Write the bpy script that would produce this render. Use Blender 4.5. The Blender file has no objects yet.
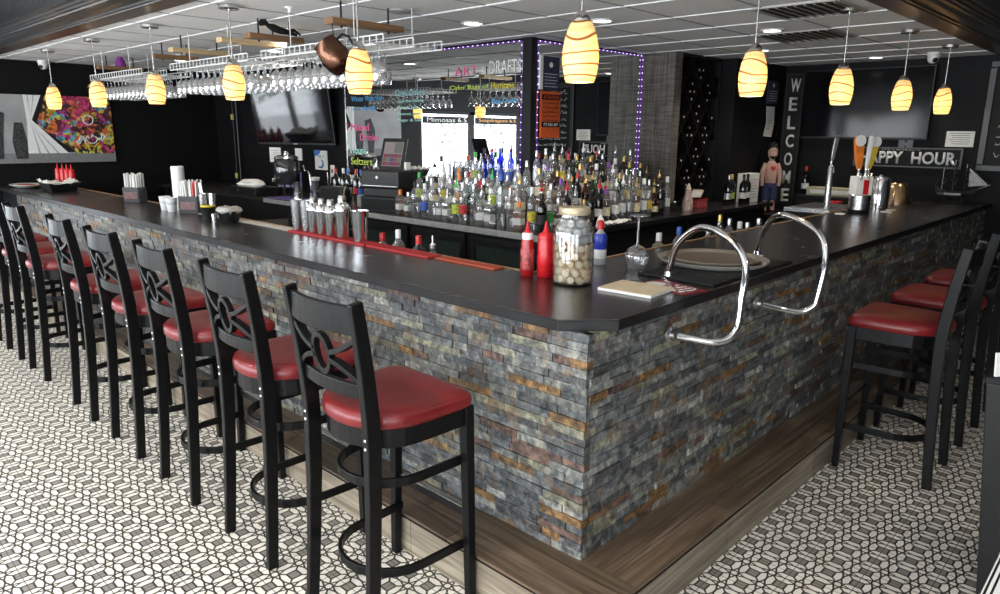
import bpy, math, random
from mathutils import Vector, Matrix
random.seed(7)
PI = math.pi
scene = bpy.context.scene
COL = scene.collection
R_ = math.radians

# ------------------------------------------------------------------ materials
def new_mat(name):
    m = bpy.data.materials.new(name); m.use_nodes = True
    nt = m.node_tree; nt.nodes.clear()
    out = nt.nodes.new('ShaderNodeOutputMaterial')
    return m, nt, out
def N(nt, t, **kw):
    n = nt.nodes.new(t)
    for k, v in kw.items(): setattr(n, k, v)
    return n
def setin(n, **kw):
    for k, v in kw.items():
        k = k.replace('_', ' ')
        n.inputs[k].default_value = v
def L(nt, a, b): nt.links.new(a, b)
def c4(c): return (c[0], c[1], c[2], 1.0)
def noise(nt, scale, detail=3, vec=None, dist=0.0):
    n = N(nt, 'ShaderNodeTexNoise'); setin(n, Scale=scale, Detail=detail, Distortion=dist)
    if vec is not None: L(nt, vec, n.inputs['Vector'])
    return n
def coords(nt, scale=(1, 1, 1), rot=(0, 0, 0), kind='Object'):
    t = N(nt, 'ShaderNodeTexCoord'); mp = N(nt, 'ShaderNodeMapping')
    mp.inputs['Scale'].default_value = scale; mp.inputs['Rotation'].default_value = rot
    L(nt, t.outputs[kind], mp.inputs['Vector']); return mp.outputs['Vector']
def ramp(nt, fac, stops):
    r = N(nt, 'ShaderNodeValToRGB'); e = r.color_ramp.elements
    e[0].position, e[0].color = stops[0][0], c4(stops[0][1])
    e[1].position, e[1].color = stops[-1][0], c4(stops[-1][1])
    for p, c in stops[1:-1]:
        x = e.new(p); x.color = c4(c)
    L(nt, fac, r.inputs['Fac']); return r
def math_(nt, op, a, b=None):
    n = N(nt, 'ShaderNodeMath', operation=op)
    for i, x in enumerate((a, b)):
        if x is None: continue
        if isinstance(x, (int, float)): n.inputs[i].default_value = x
        else: L(nt, x, n.inputs[i])
    return n.outputs[0]
def bump(nt, h, strength=0.3, dist=0.01):
    b = N(nt, 'ShaderNodeBump'); setin(b, Strength=strength, Distance=dist); L(nt, h, b.inputs['Height']); return b.outputs['Normal']

MATS = {}
def pm(name, col, rough=0.5, metal=0.0, spec=0.5, var=0.12, vscale=25, emis=None, estr=0, bumps=0.0, coat=0.0):
    """plain material with a little procedural tone and gloss variation"""
    if name in MATS: return MATS[name]
    m, nt, out = new_mat(name)
    b = N(nt, 'ShaderNodeBsdfPrincipled')
    setin(b, Metallic=metal, Roughness=rough)
    b.inputs['Specular IOR Level'].default_value = spec
    b.inputs['Coat Weight'].default_value = coat
    nz = noise(nt, vscale, 3, coords(nt))
    r = ramp(nt, nz.outputs['Fac'], [(0.3, [x * (1 - var) for x in col]), (0.7, [min(1, x * (1 + var)) for x in col])])
    L(nt, r.outputs['Color'], b.inputs['Base Color'])
    rr = N(nt, 'ShaderNodeMapRange'); setin(rr, To_Min=max(0.0, rough * .85), To_Max=min(1, rough * 1.15))
    L(nt, nz.outputs['Fac'], rr.inputs['Value']); L(nt, rr.outputs[0], b.inputs['Roughness'])
    if bumps: L(nt, bump(nt, nz.outputs['Fac'], bumps, 0.004), b.inputs['Normal'])
    if emis:
        b.inputs['Emission Color'].default_value = c4(emis); b.inputs['Emission Strength'].default_value = estr
    L(nt, b.outputs[0], out.inputs['Surface']); MATS[name] = m
    return m
def glass(name, tint=(1, 1, 1), edge=0.35, rough=0.02, white=0.0):
    """thin walled glass: clear straight on, mirror-like towards the rim"""
    if name in MATS: return MATS[name]
    m, nt, out = new_mat(name)
    t = N(nt, 'ShaderNodeBsdfTransparent'); t.inputs[0].default_value = c4(tint)
    g = N(nt, 'ShaderNodeBsdfGlossy'); g.inputs['Roughness'].default_value = rough
    lw = N(nt, 'ShaderNodeLayerWeight'); lw.inputs['Blend'].default_value = edge
    mx = N(nt, 'ShaderNodeMixShader')
    f = math_(nt, 'ADD', math_(nt, 'MULTIPLY', lw.outputs['Facing'], 0.85), 0.06)
    L(nt, f, mx.inputs[0]); L(nt, t.outputs[0], mx.inputs[1]); L(nt, g.outputs[0], mx.inputs[2])
    s = mx.outputs[0]
    if white:
        d = N(nt, 'ShaderNodeBsdfDiffuse'); d.inputs[0].default_value = c4([.8 * x for x in tint])
        m2 = N(nt, 'ShaderNodeMixShader'); m2.inputs[0].default_value = white
        L(nt, s, m2.inputs[1]); L(nt, d.outputs[0], m2.inputs[2]); s = m2.outputs[0]
    L(nt, s, out.inputs['Surface']); MATS[name] = m
    return m
def ink_mat(name, col):
    m, nt, out = new_mat(name); t = N(nt, 'ShaderNodeBsdfTranslucent'); d = N(nt, 'ShaderNodeBsdfDiffuse'); t.inputs[0].default_value = c4(col); d.inputs[0].default_value = c4(col)
    mx = N(nt, 'ShaderNodeMixShader'); L(nt, t.outputs[0], mx.inputs[1]); L(nt, d.outputs[0], mx.inputs[2]); L(nt, mx.outputs[0], out.inputs['Surface']); return m
def emit(name, col, strength):
    if name in MATS: return MATS[name]
    m, nt, out = new_mat(name)
    e = N(nt, 'ShaderNodeEmission'); setin(e, Color=c4(col), Strength=strength)
    L(nt, e.outputs[0], out.inputs['Surface']); MATS[name] = m
    return m

def floor_mat():
    m, nt, out = new_mat('patterned_floor_tile')
    P = 0.107
    tc = N(nt, 'ShaderNodeTexCoord'); sp = N(nt, 'ShaderNodeSeparateXYZ'); L(nt, tc.outputs['Object'], sp.inputs[0])
    def fold(o, off):
        s = math_(nt, 'DIVIDE', math_(nt, 'SUBTRACT', o, off), P)
        return s, math_(nt, 'ABSOLUTE', math_(nt, 'SUBTRACT', math_(nt, 'FRACT', math_(nt, 'ADD', s, 0.5)), 0.5))
    su, u = fold(sp.outputs['X'], 0.72); sv, v = fold(sp.outputs['Y'], -0.512)
    a = math_(nt, 'MAXIMUM', u, v); b = math_(nt, 'MINIMUM', u, v)
    G = 0.20
    d1 = math_(nt, 'ABSOLUTE', math_(nt, 'SUBTRACT', a, G))
    d2 = math_(nt, 'MULTIPLY', math_(nt, 'SUBTRACT', a, b), 0.707)
    in1 = math_(nt, 'LESS_THAN', a, G); out1 = math_(nt, 'GREATER_THAN', a, 0.40)
    d2 = math_(nt, 'ADD', d2, math_(nt, 'ADD', in1, out1))
    def wave(p, q):
        w = math_(nt, 'SUBTRACT', 0.497, math_(nt, 'MULTIPLY', math_(nt, 'MAXIMUM', math_(nt, 'SUBTRACT', q, 0.10), 0.0), 0.37))
        return math_(nt, 'ABSOLUTE', math_(nt, 'SUBTRACT', p, w))
    d = math_(nt, 'MINIMUM', math_(nt, 'MINIMUM', d1, d2), math_(nt, 'MINIMUM', wave(u, v), wave(v, u)))
    line = math_(nt, 'LESS_THAN', d, 0.036)
    # tile joints every two cells, through the grey squares
    def seam(s):
        h = math_(nt, 'MULTIPLY', s, 0.5)
        return math_(nt, 'ABSOLUTE', math_(nt, 'SUBTRACT', math_(nt, 'FRACT', math_(nt, 'ADD', h, 0.5)), 0.5))
    sm = math_(nt, 'LESS_THAN', math_(nt, 'MINIMUM', seam(su), seam(math_(nt, 'ADD', sv, 0.0))), 0.006)
    nz = noise(nt, 18, 4, tc.outputs['Object'])
    cream = ramp(nt, nz.outputs['Fac'], [(0.3, (.72, .67, .59)), (0.7, (.84, .80, .72))])
    grey = N(nt, 'ShaderNodeMixRGB'); grey.inputs[2].default_value = (.24, .22, .195, 1)
    L(nt, math_(nt, 'LESS_THAN', a, G), grey.inputs[0]); L(nt, cream.outputs[0], grey.inputs[1])
    blk = N(nt, 'ShaderNodeMixRGB'); blk.inputs[2].default_value = (.030, .024, .020, 1)
    L(nt, math_(nt, 'MAXIMUM', line, sm), blk.inputs[0]); L(nt, grey.outputs[0], blk.inputs[1])
    p = N(nt, 'ShaderNodeBsdfPrincipled'); setin(p, Roughness=0.38)
    L(nt, blk.outputs[0], p.inputs['Base Color']); L(nt, p.outputs[0], out.inputs['Surface'])
    return m

def stone_mat():
    m, nt, out = new_mat('split_slate_veneer')
    at = N(nt, 'ShaderNodeVertexColor', layer_name='Col')
    co = coords(nt)
    n1 = noise(nt, 34, 6, co, 0.6); n2 = noise(nt, 9, 4, co, 1.2)
    k = ramp(nt, n1.outputs['Fac'], [(0.30, (.30, .31, .32)), (0.50, (.85, .86, .85)), (0.74, (2.2, 2.1, 1.9))])
    mx = N(nt, 'ShaderNodeMixRGB', blend_type='MULTIPLY'); mx.inputs[0].default_value = 1
    L(nt, at.outputs[0], mx.inputs[1]); L(nt, k.outputs[0], mx.inputs[2])
    rust = N(nt, 'ShaderNodeMixRGB'); rust.inputs[2].default_value = (.17, .095, .042, 1)
    f = N(nt, 'ShaderNodeMapRange'); setin(f, From_Min=0.56, From_Max=0.72, To_Max=0.75)
    L(nt, n2.outputs['Fac'], f.inputs['Value']); L(nt, f.outputs[0], rust.inputs[0]); L(nt, mx.outputs[0], rust.inputs[1])
    p = N(nt, 'ShaderNodeBsdfPrincipled'); setin(p, Roughness=0.42)
    rr = N(nt, 'ShaderNodeMapRange'); setin(rr, To_Min=0.28, To_Max=0.55); L(nt, n1.outputs['Fac'], rr.inputs['Value'])
    L(nt, rr.outputs[0], p.inputs['Roughness'])
    L(nt, rust.outputs[0], p.inputs['Base Color'])
    n3 = noise(nt, 60, 5, co, 0.8)
    L(nt, bump(nt, math_(nt, 'ADD', n3.outputs['Fac'], n2.outputs['Fac']), 0.75, 0.006), p.inputs['Normal'])
    L(nt, p.outputs[0], out.inputs['Surface']); return m

def wood_mat(name, along, c0, c1, c2, rough=0.4, sc=1.0):
    """streaky grain running along one axis"""
    m, nt, out = new_mat(name)
    s = [34 * sc, 34 * sc, 34 * sc]; s[along] = 1.6 * sc
    co = coords(nt, tuple(s)); n = noise(nt, 1.0, 6, co, 1.1)
    at = N(nt, 'ShaderNodeVertexColor', layer_name='Col')
    r = ramp(nt, n.outputs['Fac'], [(0.30, c0), (0.5, c1), (0.72, c2)])
    mx = N(nt, 'ShaderNodeMixRGB', blend_type='MULTIPLY'); mx.inputs[0].default_value = 1
    L(nt, r.outputs[0], mx.inputs[1]); L(nt, at.outputs[0], mx.inputs[2])
    p = N(nt, 'ShaderNodeBsdfPrincipled'); setin(p, Roughness=rough)
    L(nt, mx.outputs[0], p.inputs['Base Color']); L(nt, bump(nt, n.outputs['Fac'], 0.12, 0.003), p.inputs['Normal'])
    L(nt, p.outputs[0], out.inputs['Surface']); return m

def counter_mat():
    m, nt, out = new_mat('black_laminate_top')
    n = noise(nt, 5, 4, coords(nt, (1, 1, 1))); n2 = noise(nt, 60, 2, coords(nt))
    p = N(nt, 'ShaderNodeBsdfPrincipled')
    r = ramp(nt, n.outputs['Fac'], [(0.3, (.0085, .0075, .007)), (0.7, (.014, .012, .011))])
    L(nt, r.outputs[0], p.inputs['Base Color'])
    f = N(nt, 'ShaderNodeMapRange'); setin(f, To_Min=0.24, To_Max=0.29); L(nt, n.outputs['Fac'], f.inputs['Value'])
    L(nt, f.outputs[0], p.inputs['Roughness']); p.inputs['Specular IOR Level'].default_value = 0.85
    L(nt, bump(nt, n2.outputs['Fac'], 0.02, 0.002), p.inputs['Normal'])
    L(nt, p.outputs[0], out.inputs['Surface']); return m

def shade_mat():
    m, nt, out = new_mat('amber_swirl_glass')
    co = coords(nt, (11, 11, 15), (.35, .2, 0)); w = N(nt, 'ShaderNodeTexWave', wave_type='BANDS', bands_direction='Z')
    setin(w, Scale=0.42, Distortion=11, Detail=1.5, Detail_Scale=0.7); L(nt, co, w.inputs['Vector'])
    r = ramp(nt, w.outputs['Fac'], [(0.0, (.22, .10, .04)), (0.035, (.42, .24, .10)), (0.075, (.90, .76, .48)), (0.5, (.94, .83, .58)), (1.0, (.84, .68, .42))])
    t = N(nt, 'ShaderNodeBsdfTranslucent'); d = N(nt, 'ShaderNodeBsdfPrincipled'); setin(d, Roughness=0.2)
    L(nt, r.outputs[0], t.inputs[0]); L(nt, r.outputs[0], d.inputs['Base Color'])
    mx = N(nt, 'ShaderNodeMixShader'); mx.inputs[0].default_value = 0.42
    L(nt, t.outputs[0], mx.inputs[1]); L(nt, d.outputs[0], mx.inputs[2])
    e = N(nt, 'ShaderNodeEmission'); L(nt, r.outputs[0], e.inputs[0]); e.inputs[1].default_value = 0.07
    ad = N(nt, 'ShaderNodeAddShader'); L(nt, mx.outputs[0], ad.inputs[0]); L(nt, e.outputs[0], ad.inputs[1])
    L(nt, ad.outputs[0], out.inputs['Surface']); return m

def column_mat():
    m, nt, out = new_mat('grey_weathered_board')
    a = noise(nt, 1, 6, coords(nt, (60, 60, 3))); b = noise(nt, 1, 5, coords(nt, (5, 5, 70)))
    mx = math_(nt, 'MULTIPLY', a.outputs['Fac'], b.outputs['Fac'])
    r = ramp(nt, mx, [(0.13, (.052, .045, .038)), (0.26, (.135, .12, .102)), (0.42, (.22, .197, .17))])
    p = N(nt, 'ShaderNodeBsdfPrincipled'); setin(p, Roughness=0.6); L(nt, r.outputs[0], p.inputs['Base Color'])
    L(nt, p.outputs[0], out.inputs['Surface']); return m

def graffiti_mat():
    m, nt, out = new_mat('abstract_paint')
    co = coords(nt, (1, 1, 1))
    n = noise(nt, 7, 3, co, 0.8); v = N(nt, 'ShaderNodeTexVoronoi'); setin(v, Scale=14.0)
    wn = noise(nt, 9, 3, co); av = N(nt, 'ShaderNodeVectorMath', operation='ADD')
    L(nt, co, av.inputs[0]); sc = N(nt, 'ShaderNodeVectorMath', operation='SCALE'); sc.inputs['Scale'].default_value = 0.30
    L(nt, wn.outputs['Color'], sc.inputs[0]); L(nt, sc.outputs[0], av.inputs[1]); L(nt, av.outputs[0], v.inputs['Vector'])
    sp = N(nt, 'ShaderNodeSeparateColor'); L(nt, v.outputs['Color'], sp.inputs[0])
    r = ramp(nt, sp.outputs[0], [(0.0, (.02, .02, .02)), (0.14, (.60, .05, .16)), (0.3, (.75, .50, .03)), (0.44, (.10, .02, .03)),
                                 (0.56, (.12, .42, .52)), (0.68, (.72, .16, .04)), (0.8, (.55, .07, .30)), (0.9, (.65, .60, .10)), (1.0, (.85, .83, .78))])
    r.color_ramp.interpolation = 'CONSTANT'
    n2 = noise(nt, 30, 4, co)
    mx = N(nt, 'ShaderNodeMixRGB', blend_type='MULTIPLY'); mx.inputs[0].default_value = 0.9
    L(nt, r.outputs[0], mx.inputs[1]); r2 = ramp(nt, n2.outputs['Fac'], [(0.35, (.12, .12, .12)), (0.65, (1.2, 1.2, 1.2))]); L(nt, r2.outputs[0], mx.inputs[2])
    p = N(nt, 'ShaderNodeBsdfPrincipled'); setin(p, Roughness=0.6); L(nt, mx.outputs[0], p.inputs['Base Color'])
    L(nt, p.outputs[0], out.inputs['Surface']); return m

M_FLOOR = floor_mat(); M_STONE = stone_mat(); M_TOP = counter_mat(); M_SHADE = shade_mat(); M_COLUMN = column_mat(); M_GRAF = graffiti_mat()
M_WOODX = wood_mat('plank_tile_x', 0, (.050, .032, .020), (.105, .072, .047), (.19, .14, .10))
M_WOODY = wood_mat('plank_tile_y', 1, (.050, .032, .020), (.105, .072, .047), (.19, .14, .10))
M_RISER_Y_DAYLIT = wood_mat('riser_tile_y_daylit', 1, (.12, .095, .065), (.23, .19, .14), (.37, .32, .24))  # paler copy of the riser tile, daylight put into its colour
M_RISER_X_SHADED = wood_mat('riser_tile_x_shaded', 0, (.085, .066, .045), (.17, .14, .10), (.30, .25, .18))  # darker copy of the riser tile for the side away from daylight
M_PLANK = wood_mat('brown_stained_pine', 0, (.13, .065, .028), (.22, .115, .05), (.30, .17, .08), 0.5)
M_PLANKL = wood_mat('pale_pine', 0, (.42, .28, .14), (.55, .40, .22), (.66, .50, .30), 0.5)
M_BLACKWALL = pm('black_wall_paint', (.0055, .0055, .006), .6, spec=.15, var=.2, vscale=6)
M_DARKWALL = pm('charcoal_wall_paint', (.0085, .0085, .0092), .6, spec=.15, var=.15, vscale=5)
M_GREYWALL = pm('grey_wall_paint', (.09, .09, .095), .6, var=.05, vscale=5)
M_CEIL = pm('ceiling_tile', (.78, .78, .77), .9, var=.10, vscale=150, bumps=.15)
M_TBAR = pm('white_ceiling_bar', (.80, .80, .80), .35)
M_GAP_SHADE = pm('painted_joint_shade', (.34, .34, .34), .8)  # shade of the gaps between ceiling tiles, painted as dark strips
M_FASCIA = pm('charcoal_gloss_trim', (.020, .020, .021), .35, var=.1)
M_SOFFIT = pm('brown_soffit_board', (.050, .026, .014), .32, var=.25, vscale=9)
M_BLK = pm('black_lacquer', (.004, .004, .0044), .34, var=.3, vscale=40, spec=.2)
M_BLKM = pm('matte_black', (.007, .007, .0075), .65, spec=.3)
M_BLKP = pm('black_plastic', (.008, .008, .0085), .4, spec=.4)
M_VINYL = pm('red_vinyl', (.155, .0085, .0105), .34, var=.25, vscale=7, bumps=.1)
M_CHROME = pm('chrome', (.82, .82, .83), .09, 1.0, var=.04)
M_STEEL = pm('brushed_steel', (.55, .55, .55), .26, 1.0, var=.08, vscale=60)
M_SILVER = pm('silver_screw', (.75, .75, .75), .3, 1.0)
M_NICKEL = pm('satin_nickel', (.60, .58, .55), .25, 1.0)
M_COPPER = pm('aged_copper', (.14, .070, .045), .25, 1.0, var=.3, vscale=9)
M_BRASSY = pm('warm_bowl_metal', (.55, .38, .22), .25, 1.0, var=.25, vscale=8)
M_WHITE = pm('white_plastic', (.80, .80, .78), .4, var=.04)
M_PAPER = pm('white_paper', (.78, .77, .73), .8, var=.05)
M_CREAM = pm('cream_pad', (.66, .54, .38), .6, var=.12, vscale=12)
M_RED = pm('red_plastic', (.56, .012, .018), .28, var=.08)
M_RED2 = pm('ketchup_red', (.36, .010, .012), .2, var=.1)
M_REDMAT = pm('red_bar_mat', (.42, .025, .03), .6, var=.15)
M_BLUE = pm('blue_plastic', (.025, .05, .40), .3)
M_GLASS = glass('clear_glass'); M_GLASSW = glass('stemware_glass', (.98, .98, .98), .45, .03, .13)
M_FROST = glass('frosted_glass', (.85, .88, .90), .5, .25, .45)
M_PANE = glass('window_glass', (.98, .99, 1), .12)
M_MIRROR = pm('silvered_mirror', (.86, .88, .88), .005, 1.0, var=.01)
M_TVGLASS = pm('dark_screen_glass', (.004, .004, .005), .10, spec=.25, var=.1)
M_PURPLE = emit('purple_led_tape', (.27, .09, .62), 0.30)
M_LED = emit('white_led', (.88, .80, 1.0), 1.5)
M_DOWN = emit('downlight_lens', (1.0, .97, .90), 6.0)
M_CHALK = pm('white_chalk', (.72, .72, .70), .9)
M_BOARD = pm('chalkboard_slate', (.012, .013, .0125), .6, var=.2, spec=.2)
M_ORANGE = pm('orange_notice', (.62, .10, .022), .5)
M_NAVY = pm('navy_notice', (.030, .032, .070), .4)
M_CORK = pm('cork', (.40, .24, .10), .8, var=.25, vscale=120)
M_CORKW = pm('cork_pale', (.66, .53, .34), .8, var=.2, vscale=120)
M_CAPW = pm('silver_white_cap', (.50, .52, .52), .45, .1)

# ------------------------------------------------------------------ mesh builder
class MB:
    def __init__(s): s.v = []; s.f = []; s.c = []; s.m = []; s.cur = None; s.mi = 0
    def add(s, vs, fs):
        o = len(s.v); s.v += [tuple(p) for p in vs]
        for f in fs:
            s.f.append([o + i for i in f]); s.c.append(s.cur); s.m.append(s.mi)
        return s
    def box(s, c, d, M=None):
        x, y, z = d[0] / 2, d[1] / 2, d[2] / 2
        p = [Vector((a * x, b * y, e * z)) for e in (-1, 1) for b in (-1, 1) for a in (-1, 1)]
        if M is not None: p = [M @ q for q in p]
        p = [q + Vector(c) for q in p]
        return s.add(p, [(0, 2, 3, 1), (4, 5, 7, 6), (0, 1, 5, 4), (2, 6, 7, 3), (0, 4, 6, 2), (1, 3, 7, 5)])
    def bb(s, x0, x1, y0, y1, z0, z1):
        return s.box(((x0 + x1) / 2, (y0 + y1) / 2, (z0 + z1) / 2), (x1 - x0, y1 - y0, z1 - z0))
    def lathe(s, prof, seg=16, c=(0, 0, 0), M=None):
        vs = []; fs = []; n = len(prof)
        for r, z in prof:
            for k in range(seg):
                a = 2 * PI * k / seg; vs.append(Vector((r * math.cos(a), r * math.sin(a), z)))
        for i in range(n - 1):
            for k in range(seg):
                k2 = (k + 1) % seg
                fs.append((i * seg + k, i * seg + k2, (i + 1) * seg + k2, (i + 1) * seg + k))
        if prof[0][0] > 1e-5: fs.append(tuple(range(seg - 1, -1, -1)))
        if prof[-1][0] > 1e-5: fs.append(tuple((n - 1) * seg + k for k in range(seg)))
        if M is not None: vs = [M @ q for q in vs]
        return s.add([q + Vector(c) for q in vs], fs)
    def tube(s, pts, r, seg=8, closed=False, sec=None, up=Vector((0, 0, 1)), flat=False):
        """sec: list of 2-D section points (default a circle of radius r); r may be a list of scales"""
        pts = [Vector(p) for p in pts]; n = len(pts)
        rr = r if isinstance(r, (list, tuple)) else [r] * n
        if sec is None: sec = [(math.cos(2 * PI * k / seg), math.sin(2 * PI * k / seg)) for k in range(seg)]
        k = len(sec); vs = []; prev = None
        for i, p in enumerate(pts):
            a = pts[(i - 1) % n] if (closed or i > 0) else p
            b = pts[(i + 1) % n] if (closed or i < n - 1) else p
            t = (b - a).normalized()
            if flat or prev is None:
                sd = t.cross(up)
                if sd.length < 1e-4: sd = t.cross(Vector((1, 0, 0)))
            else: sd = prev - t * prev.dot(t)
            sd.normalize(); prev = sd; u = sd.cross(t)
            for x, y in sec: vs.append(p + sd * x * rr[i] + u * y * rr[i])
        fs = []
        for i in range(n if closed else n - 1):
            j = (i + 1) % n
            for q in range(k):
                q2 = (q + 1) % k; fs.append((i * k + q, i * k + q2, j * k + q2, j * k + q))
        if not closed:
            fs.append(tuple(range(k - 1, -1, -1))); fs.append(tuple((n - 1) * k + q for q in range(k)))
        return s.add(vs, fs)
    def bar(s, pts, w, h, closed=False, up=Vector((0, 0, 1))):
        return s.tube(pts, 1.0, sec=[(-w / 2, -h / 2), (w / 2, -h / 2), (w / 2, h / 2), (-w / 2, h / 2)], closed=closed, up=up, flat=True)
    def prism(s, poly, z0, z1, M=None):
        n = len(poly)
        vs = [Vector((x, y, z0)) for x, y in poly] + [Vector((x, y, z1)) for x, y in poly]
        if M is not None: vs = [M @ q for q in vs]
        fs = [tuple(range(n - 1, -1, -1)), tuple(range(n, 2 * n))] + [(i, (i + 1) % n, n + (i + 1) % n, n + i) for i in range(n)]
        return s.add(vs, fs)
    def rings(s, rings):
        k = len(rings[0]); vs = [p for r in rings for p in r]; fs = []
        for i in range(len(rings) - 1):
            for q in range(k):
                q2 = (q + 1) % k; fs.append((i * k + q, i * k + q2, (i + 1) * k + q2, (i + 1) * k + q))
        fs.append(tuple(range(k - 1, -1, -1))); fs.append(tuple((len(rings) - 1) * k + q for q in range(k)))
        return s.add(vs, fs)
    def mesh(s, name, mats, smooth=None):
        me = bpy.data.meshes.new(name); me.from_pydata(s.v, [], s.f)
        for m in (mats if isinstance(mats, (list, tuple)) else [mats]): me.materials.append(m)
        if any(s.m): me.polygons.foreach_set('material_index', s.m)
        if any(c is not None for c in s.c) :
            ca = me.color_attributes.new('Col', 'FLOAT_COLOR', 'CORNER'); dat = []
            for f, c in zip(s.f, s.c):
                dat += list(c4(c or (1, 1, 1))) * len(f)
            ca.data.foreach_set('color', dat)
        me.validate(); me.update()
        if smooth:
            me.shade_smooth() if hasattr(me, 'shade_smooth') else None
            try: me.set_sharp_from_angle(angle=R_(smooth))
            except Exception: pass
        return me
    def build(s, name, mats, parent=None, smooth=None, bevel=0, loc=None, rotz=0):
        o = bpy.data.objects.new(name, s.mesh(name, mats, smooth)); COL.objects.link(o)
        if parent is not None: o.parent = parent
        if loc is not None: o.location = loc
        if rotz: o.rotation_euler = (0, 0, rotz)
        if bevel:
            b = o.modifiers.new('Bevel', 'BEVEL'); b.width = bevel; b.segments = 2; b.limit_method = 'ANGLE'; b.angle_limit = R_(40)
        return o

def tag(o, label, cat, group=None, kind=None):
    o['label'] = label; o['category'] = cat
    if group: o['group'] = group
    if kind: o['kind'] = kind
    return o
def thing(name, label, cat, loc=(0, 0, 0), rotz=0, group=None):
    o = bpy.data.objects.new(name, None); COL.objects.link(o); o.empty_display_size = .05
    o.location = loc; o.rotation_euler = (0, 0, rotz)
    return tag(o, label, cat, group)
def struct(o, label=None):
    o['kind'] = 'structure'
    if label: o['label'] = label
    return o
def dup(o, loc=None, rotz=None, label=None, parent=None):
    """copy of a thing with its parts and their sub-parts"""
    c = o.copy(); COL.objects.link(c)
    if parent is not None: c.parent = parent
    if loc is not None: c.location = loc
    if rotz is not None: c.rotation_euler = (0, 0, rotz)
    if label: c['label'] = label
    for ch in list(o.children): dup(ch, parent=c)
    return c
def rod(p, q, r, seg=8): return MB().tube([p, q], r, seg)
ORD = ['', 'first', 'second', 'third', 'fourth', 'fifth', 'sixth', 'seventh', 'eighth', 'ninth', 'tenth', 'eleventh', 'twelfth', 'thirteenth',
       'fourteenth', 'fifteenth', 'sixteenth', 'seventeenth', 'eighteenth', 'nineteenth', 'twentieth', 'twenty-first', 'twenty-second', 'twenty-third', 'twenty-fourth', 'twenty-fifth']

def text_obj(txt, mat, parent, origin, right, up, height, name='lettering', width=None, extrude=0.0008, slant=0, bold=0):
    """lettering laid on a plane: origin = lower left corner, right/up = directions"""
    cu = bpy.data.curves.new('txt', 'FONT'); cu.body = txt; cu.size = 1.0; cu.extrude = 0; cu.shear = slant; cu.offset = bold; cu.resolution_u = 3
    tmp = bpy.data.objects.new('txt', cu); COL.objects.link(tmp)
    dg = bpy.context.evaluated_depsgraph_get(); dg.update()
    me = bpy.data.meshes.new_from_object(tmp.evaluated_get(dg)); me.name = name
    bpy.data.objects.remove(tmp); bpy.data.curves.remove(cu)
    if len(me.vertices) == 0: return None
    xs = [v.co.x for v in me.vertices]; ys = [v.co.y for v in me.vertices]
    x0, x1, y0, y1 = min(xs), max(xs), min(ys), max(ys)
    sy = height / max(y1 - y0, 1e-6); sx = (width / max(x1 - x0, 1e-6)) if width else sy
    r = Vector(right).normalized(); u = Vector(up).normalized(); o0 = Vector(origin); nn = r.cross(u)
    for v in me.vertices:
        v.co = o0 + r * ((v.co.x - x0) * sx) + u * ((v.co.y - y0) * sy) + nn * 0.0015
    me.materials.clear(); me.materials.append(mat); me.update()
    o = bpy.data.objects.new(name, me); COL.objects.link(o)
    if parent is not None: o.parent = parent
    s = o.modifiers.new('Solid', 'SOLIDIFY'); s.thickness = extrude; s.offset = 0
    return o
def scribble(mb, origin, right, up, w, h, nrm, seed=0, r=0.0018):
    """one line of illegible handwriting"""
    rg = random.Random(seed); r_ = Vector(right); u_ = Vector(up); n_ = Vector(nrm); o = Vector(origin); x = 0
    while x < w:
        ww = min(rg.uniform(.35, 1.0) * h * 3, w - x)
        pts = []; k = max(4, int(ww / h * 5))
        for i in range(k):
            pts.append(o + r_ * (x + ww * i / (k - 1) + rg.uniform(-.12, .12) * h) + u_ * (h * (rg.choice((.05, .1, .55, .6, 1.0)) + rg.uniform(-.08, .08))) + n_ * 0.002)
        mb.tube(pts, r, 4); x += ww + h * .6
    return mb

# ------------------------------------------------------------------ camera and render settings
def camera():
    cam = bpy.data.cameras.new('camera'); o = bpy.data.objects.new('camera', cam); COL.objects.link(o)
    yaw, pitch, roll, f = 0.76456, 0.22812, 0.00874, 710.785
    fw = Vector((math.cos(yaw) * math.cos(pitch), math.sin(yaw) * math.cos(pitch), -math.sin(pitch)))
    r = Vector((math.sin(yaw), -math.cos(yaw), 0)); u = r.cross(fw)
    c, s = math.cos(roll), math.sin(roll); r2 = r * c + u * s; u2 = -r * s + u * c
    M = Matrix((r2, u2, -fw)).transposed().to_4x4(); M.translation = (-1.90156, -1.40821, 1.69982)
    o.matrix_world = M; cam.sensor_width = 36; cam.lens = 36 * f / 1000; cam.clip_start = 0.02
    scene.camera = o
camera()
scene.view_settings.view_transform = 'Standard'; scene.view_settings.look = 'None'; scene.view_settings.gamma = 1
scene.view_settings.use_curve_mapping = False
scene.view_settings.exposure = 0.55
scene.cycles.transparent_max_bounces = 48; scene.cycles.max_bounces = 10; scene.cycles.glossy_bounces = 6
scene.cycles.transmission_bounces = 8; scene.cycles.sample_clamp_indirect = 6.0; scene.cycles.caustics_reflective = False; scene.cycles.caustics_refractive = False

w = bpy.data.worlds.new('World'); scene.world = w; w.use_nodes = True
bg = w.node_tree.nodes['Background']; bg.inputs[0].default_value = (.86, .93, 1.0, 1); bg.inputs[1].default_value = 1.1

XL, XR, YN, YF, ZC, ZU = -4.5, 6.4, -4.5, 8.4, 2.45, 3.1

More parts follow.
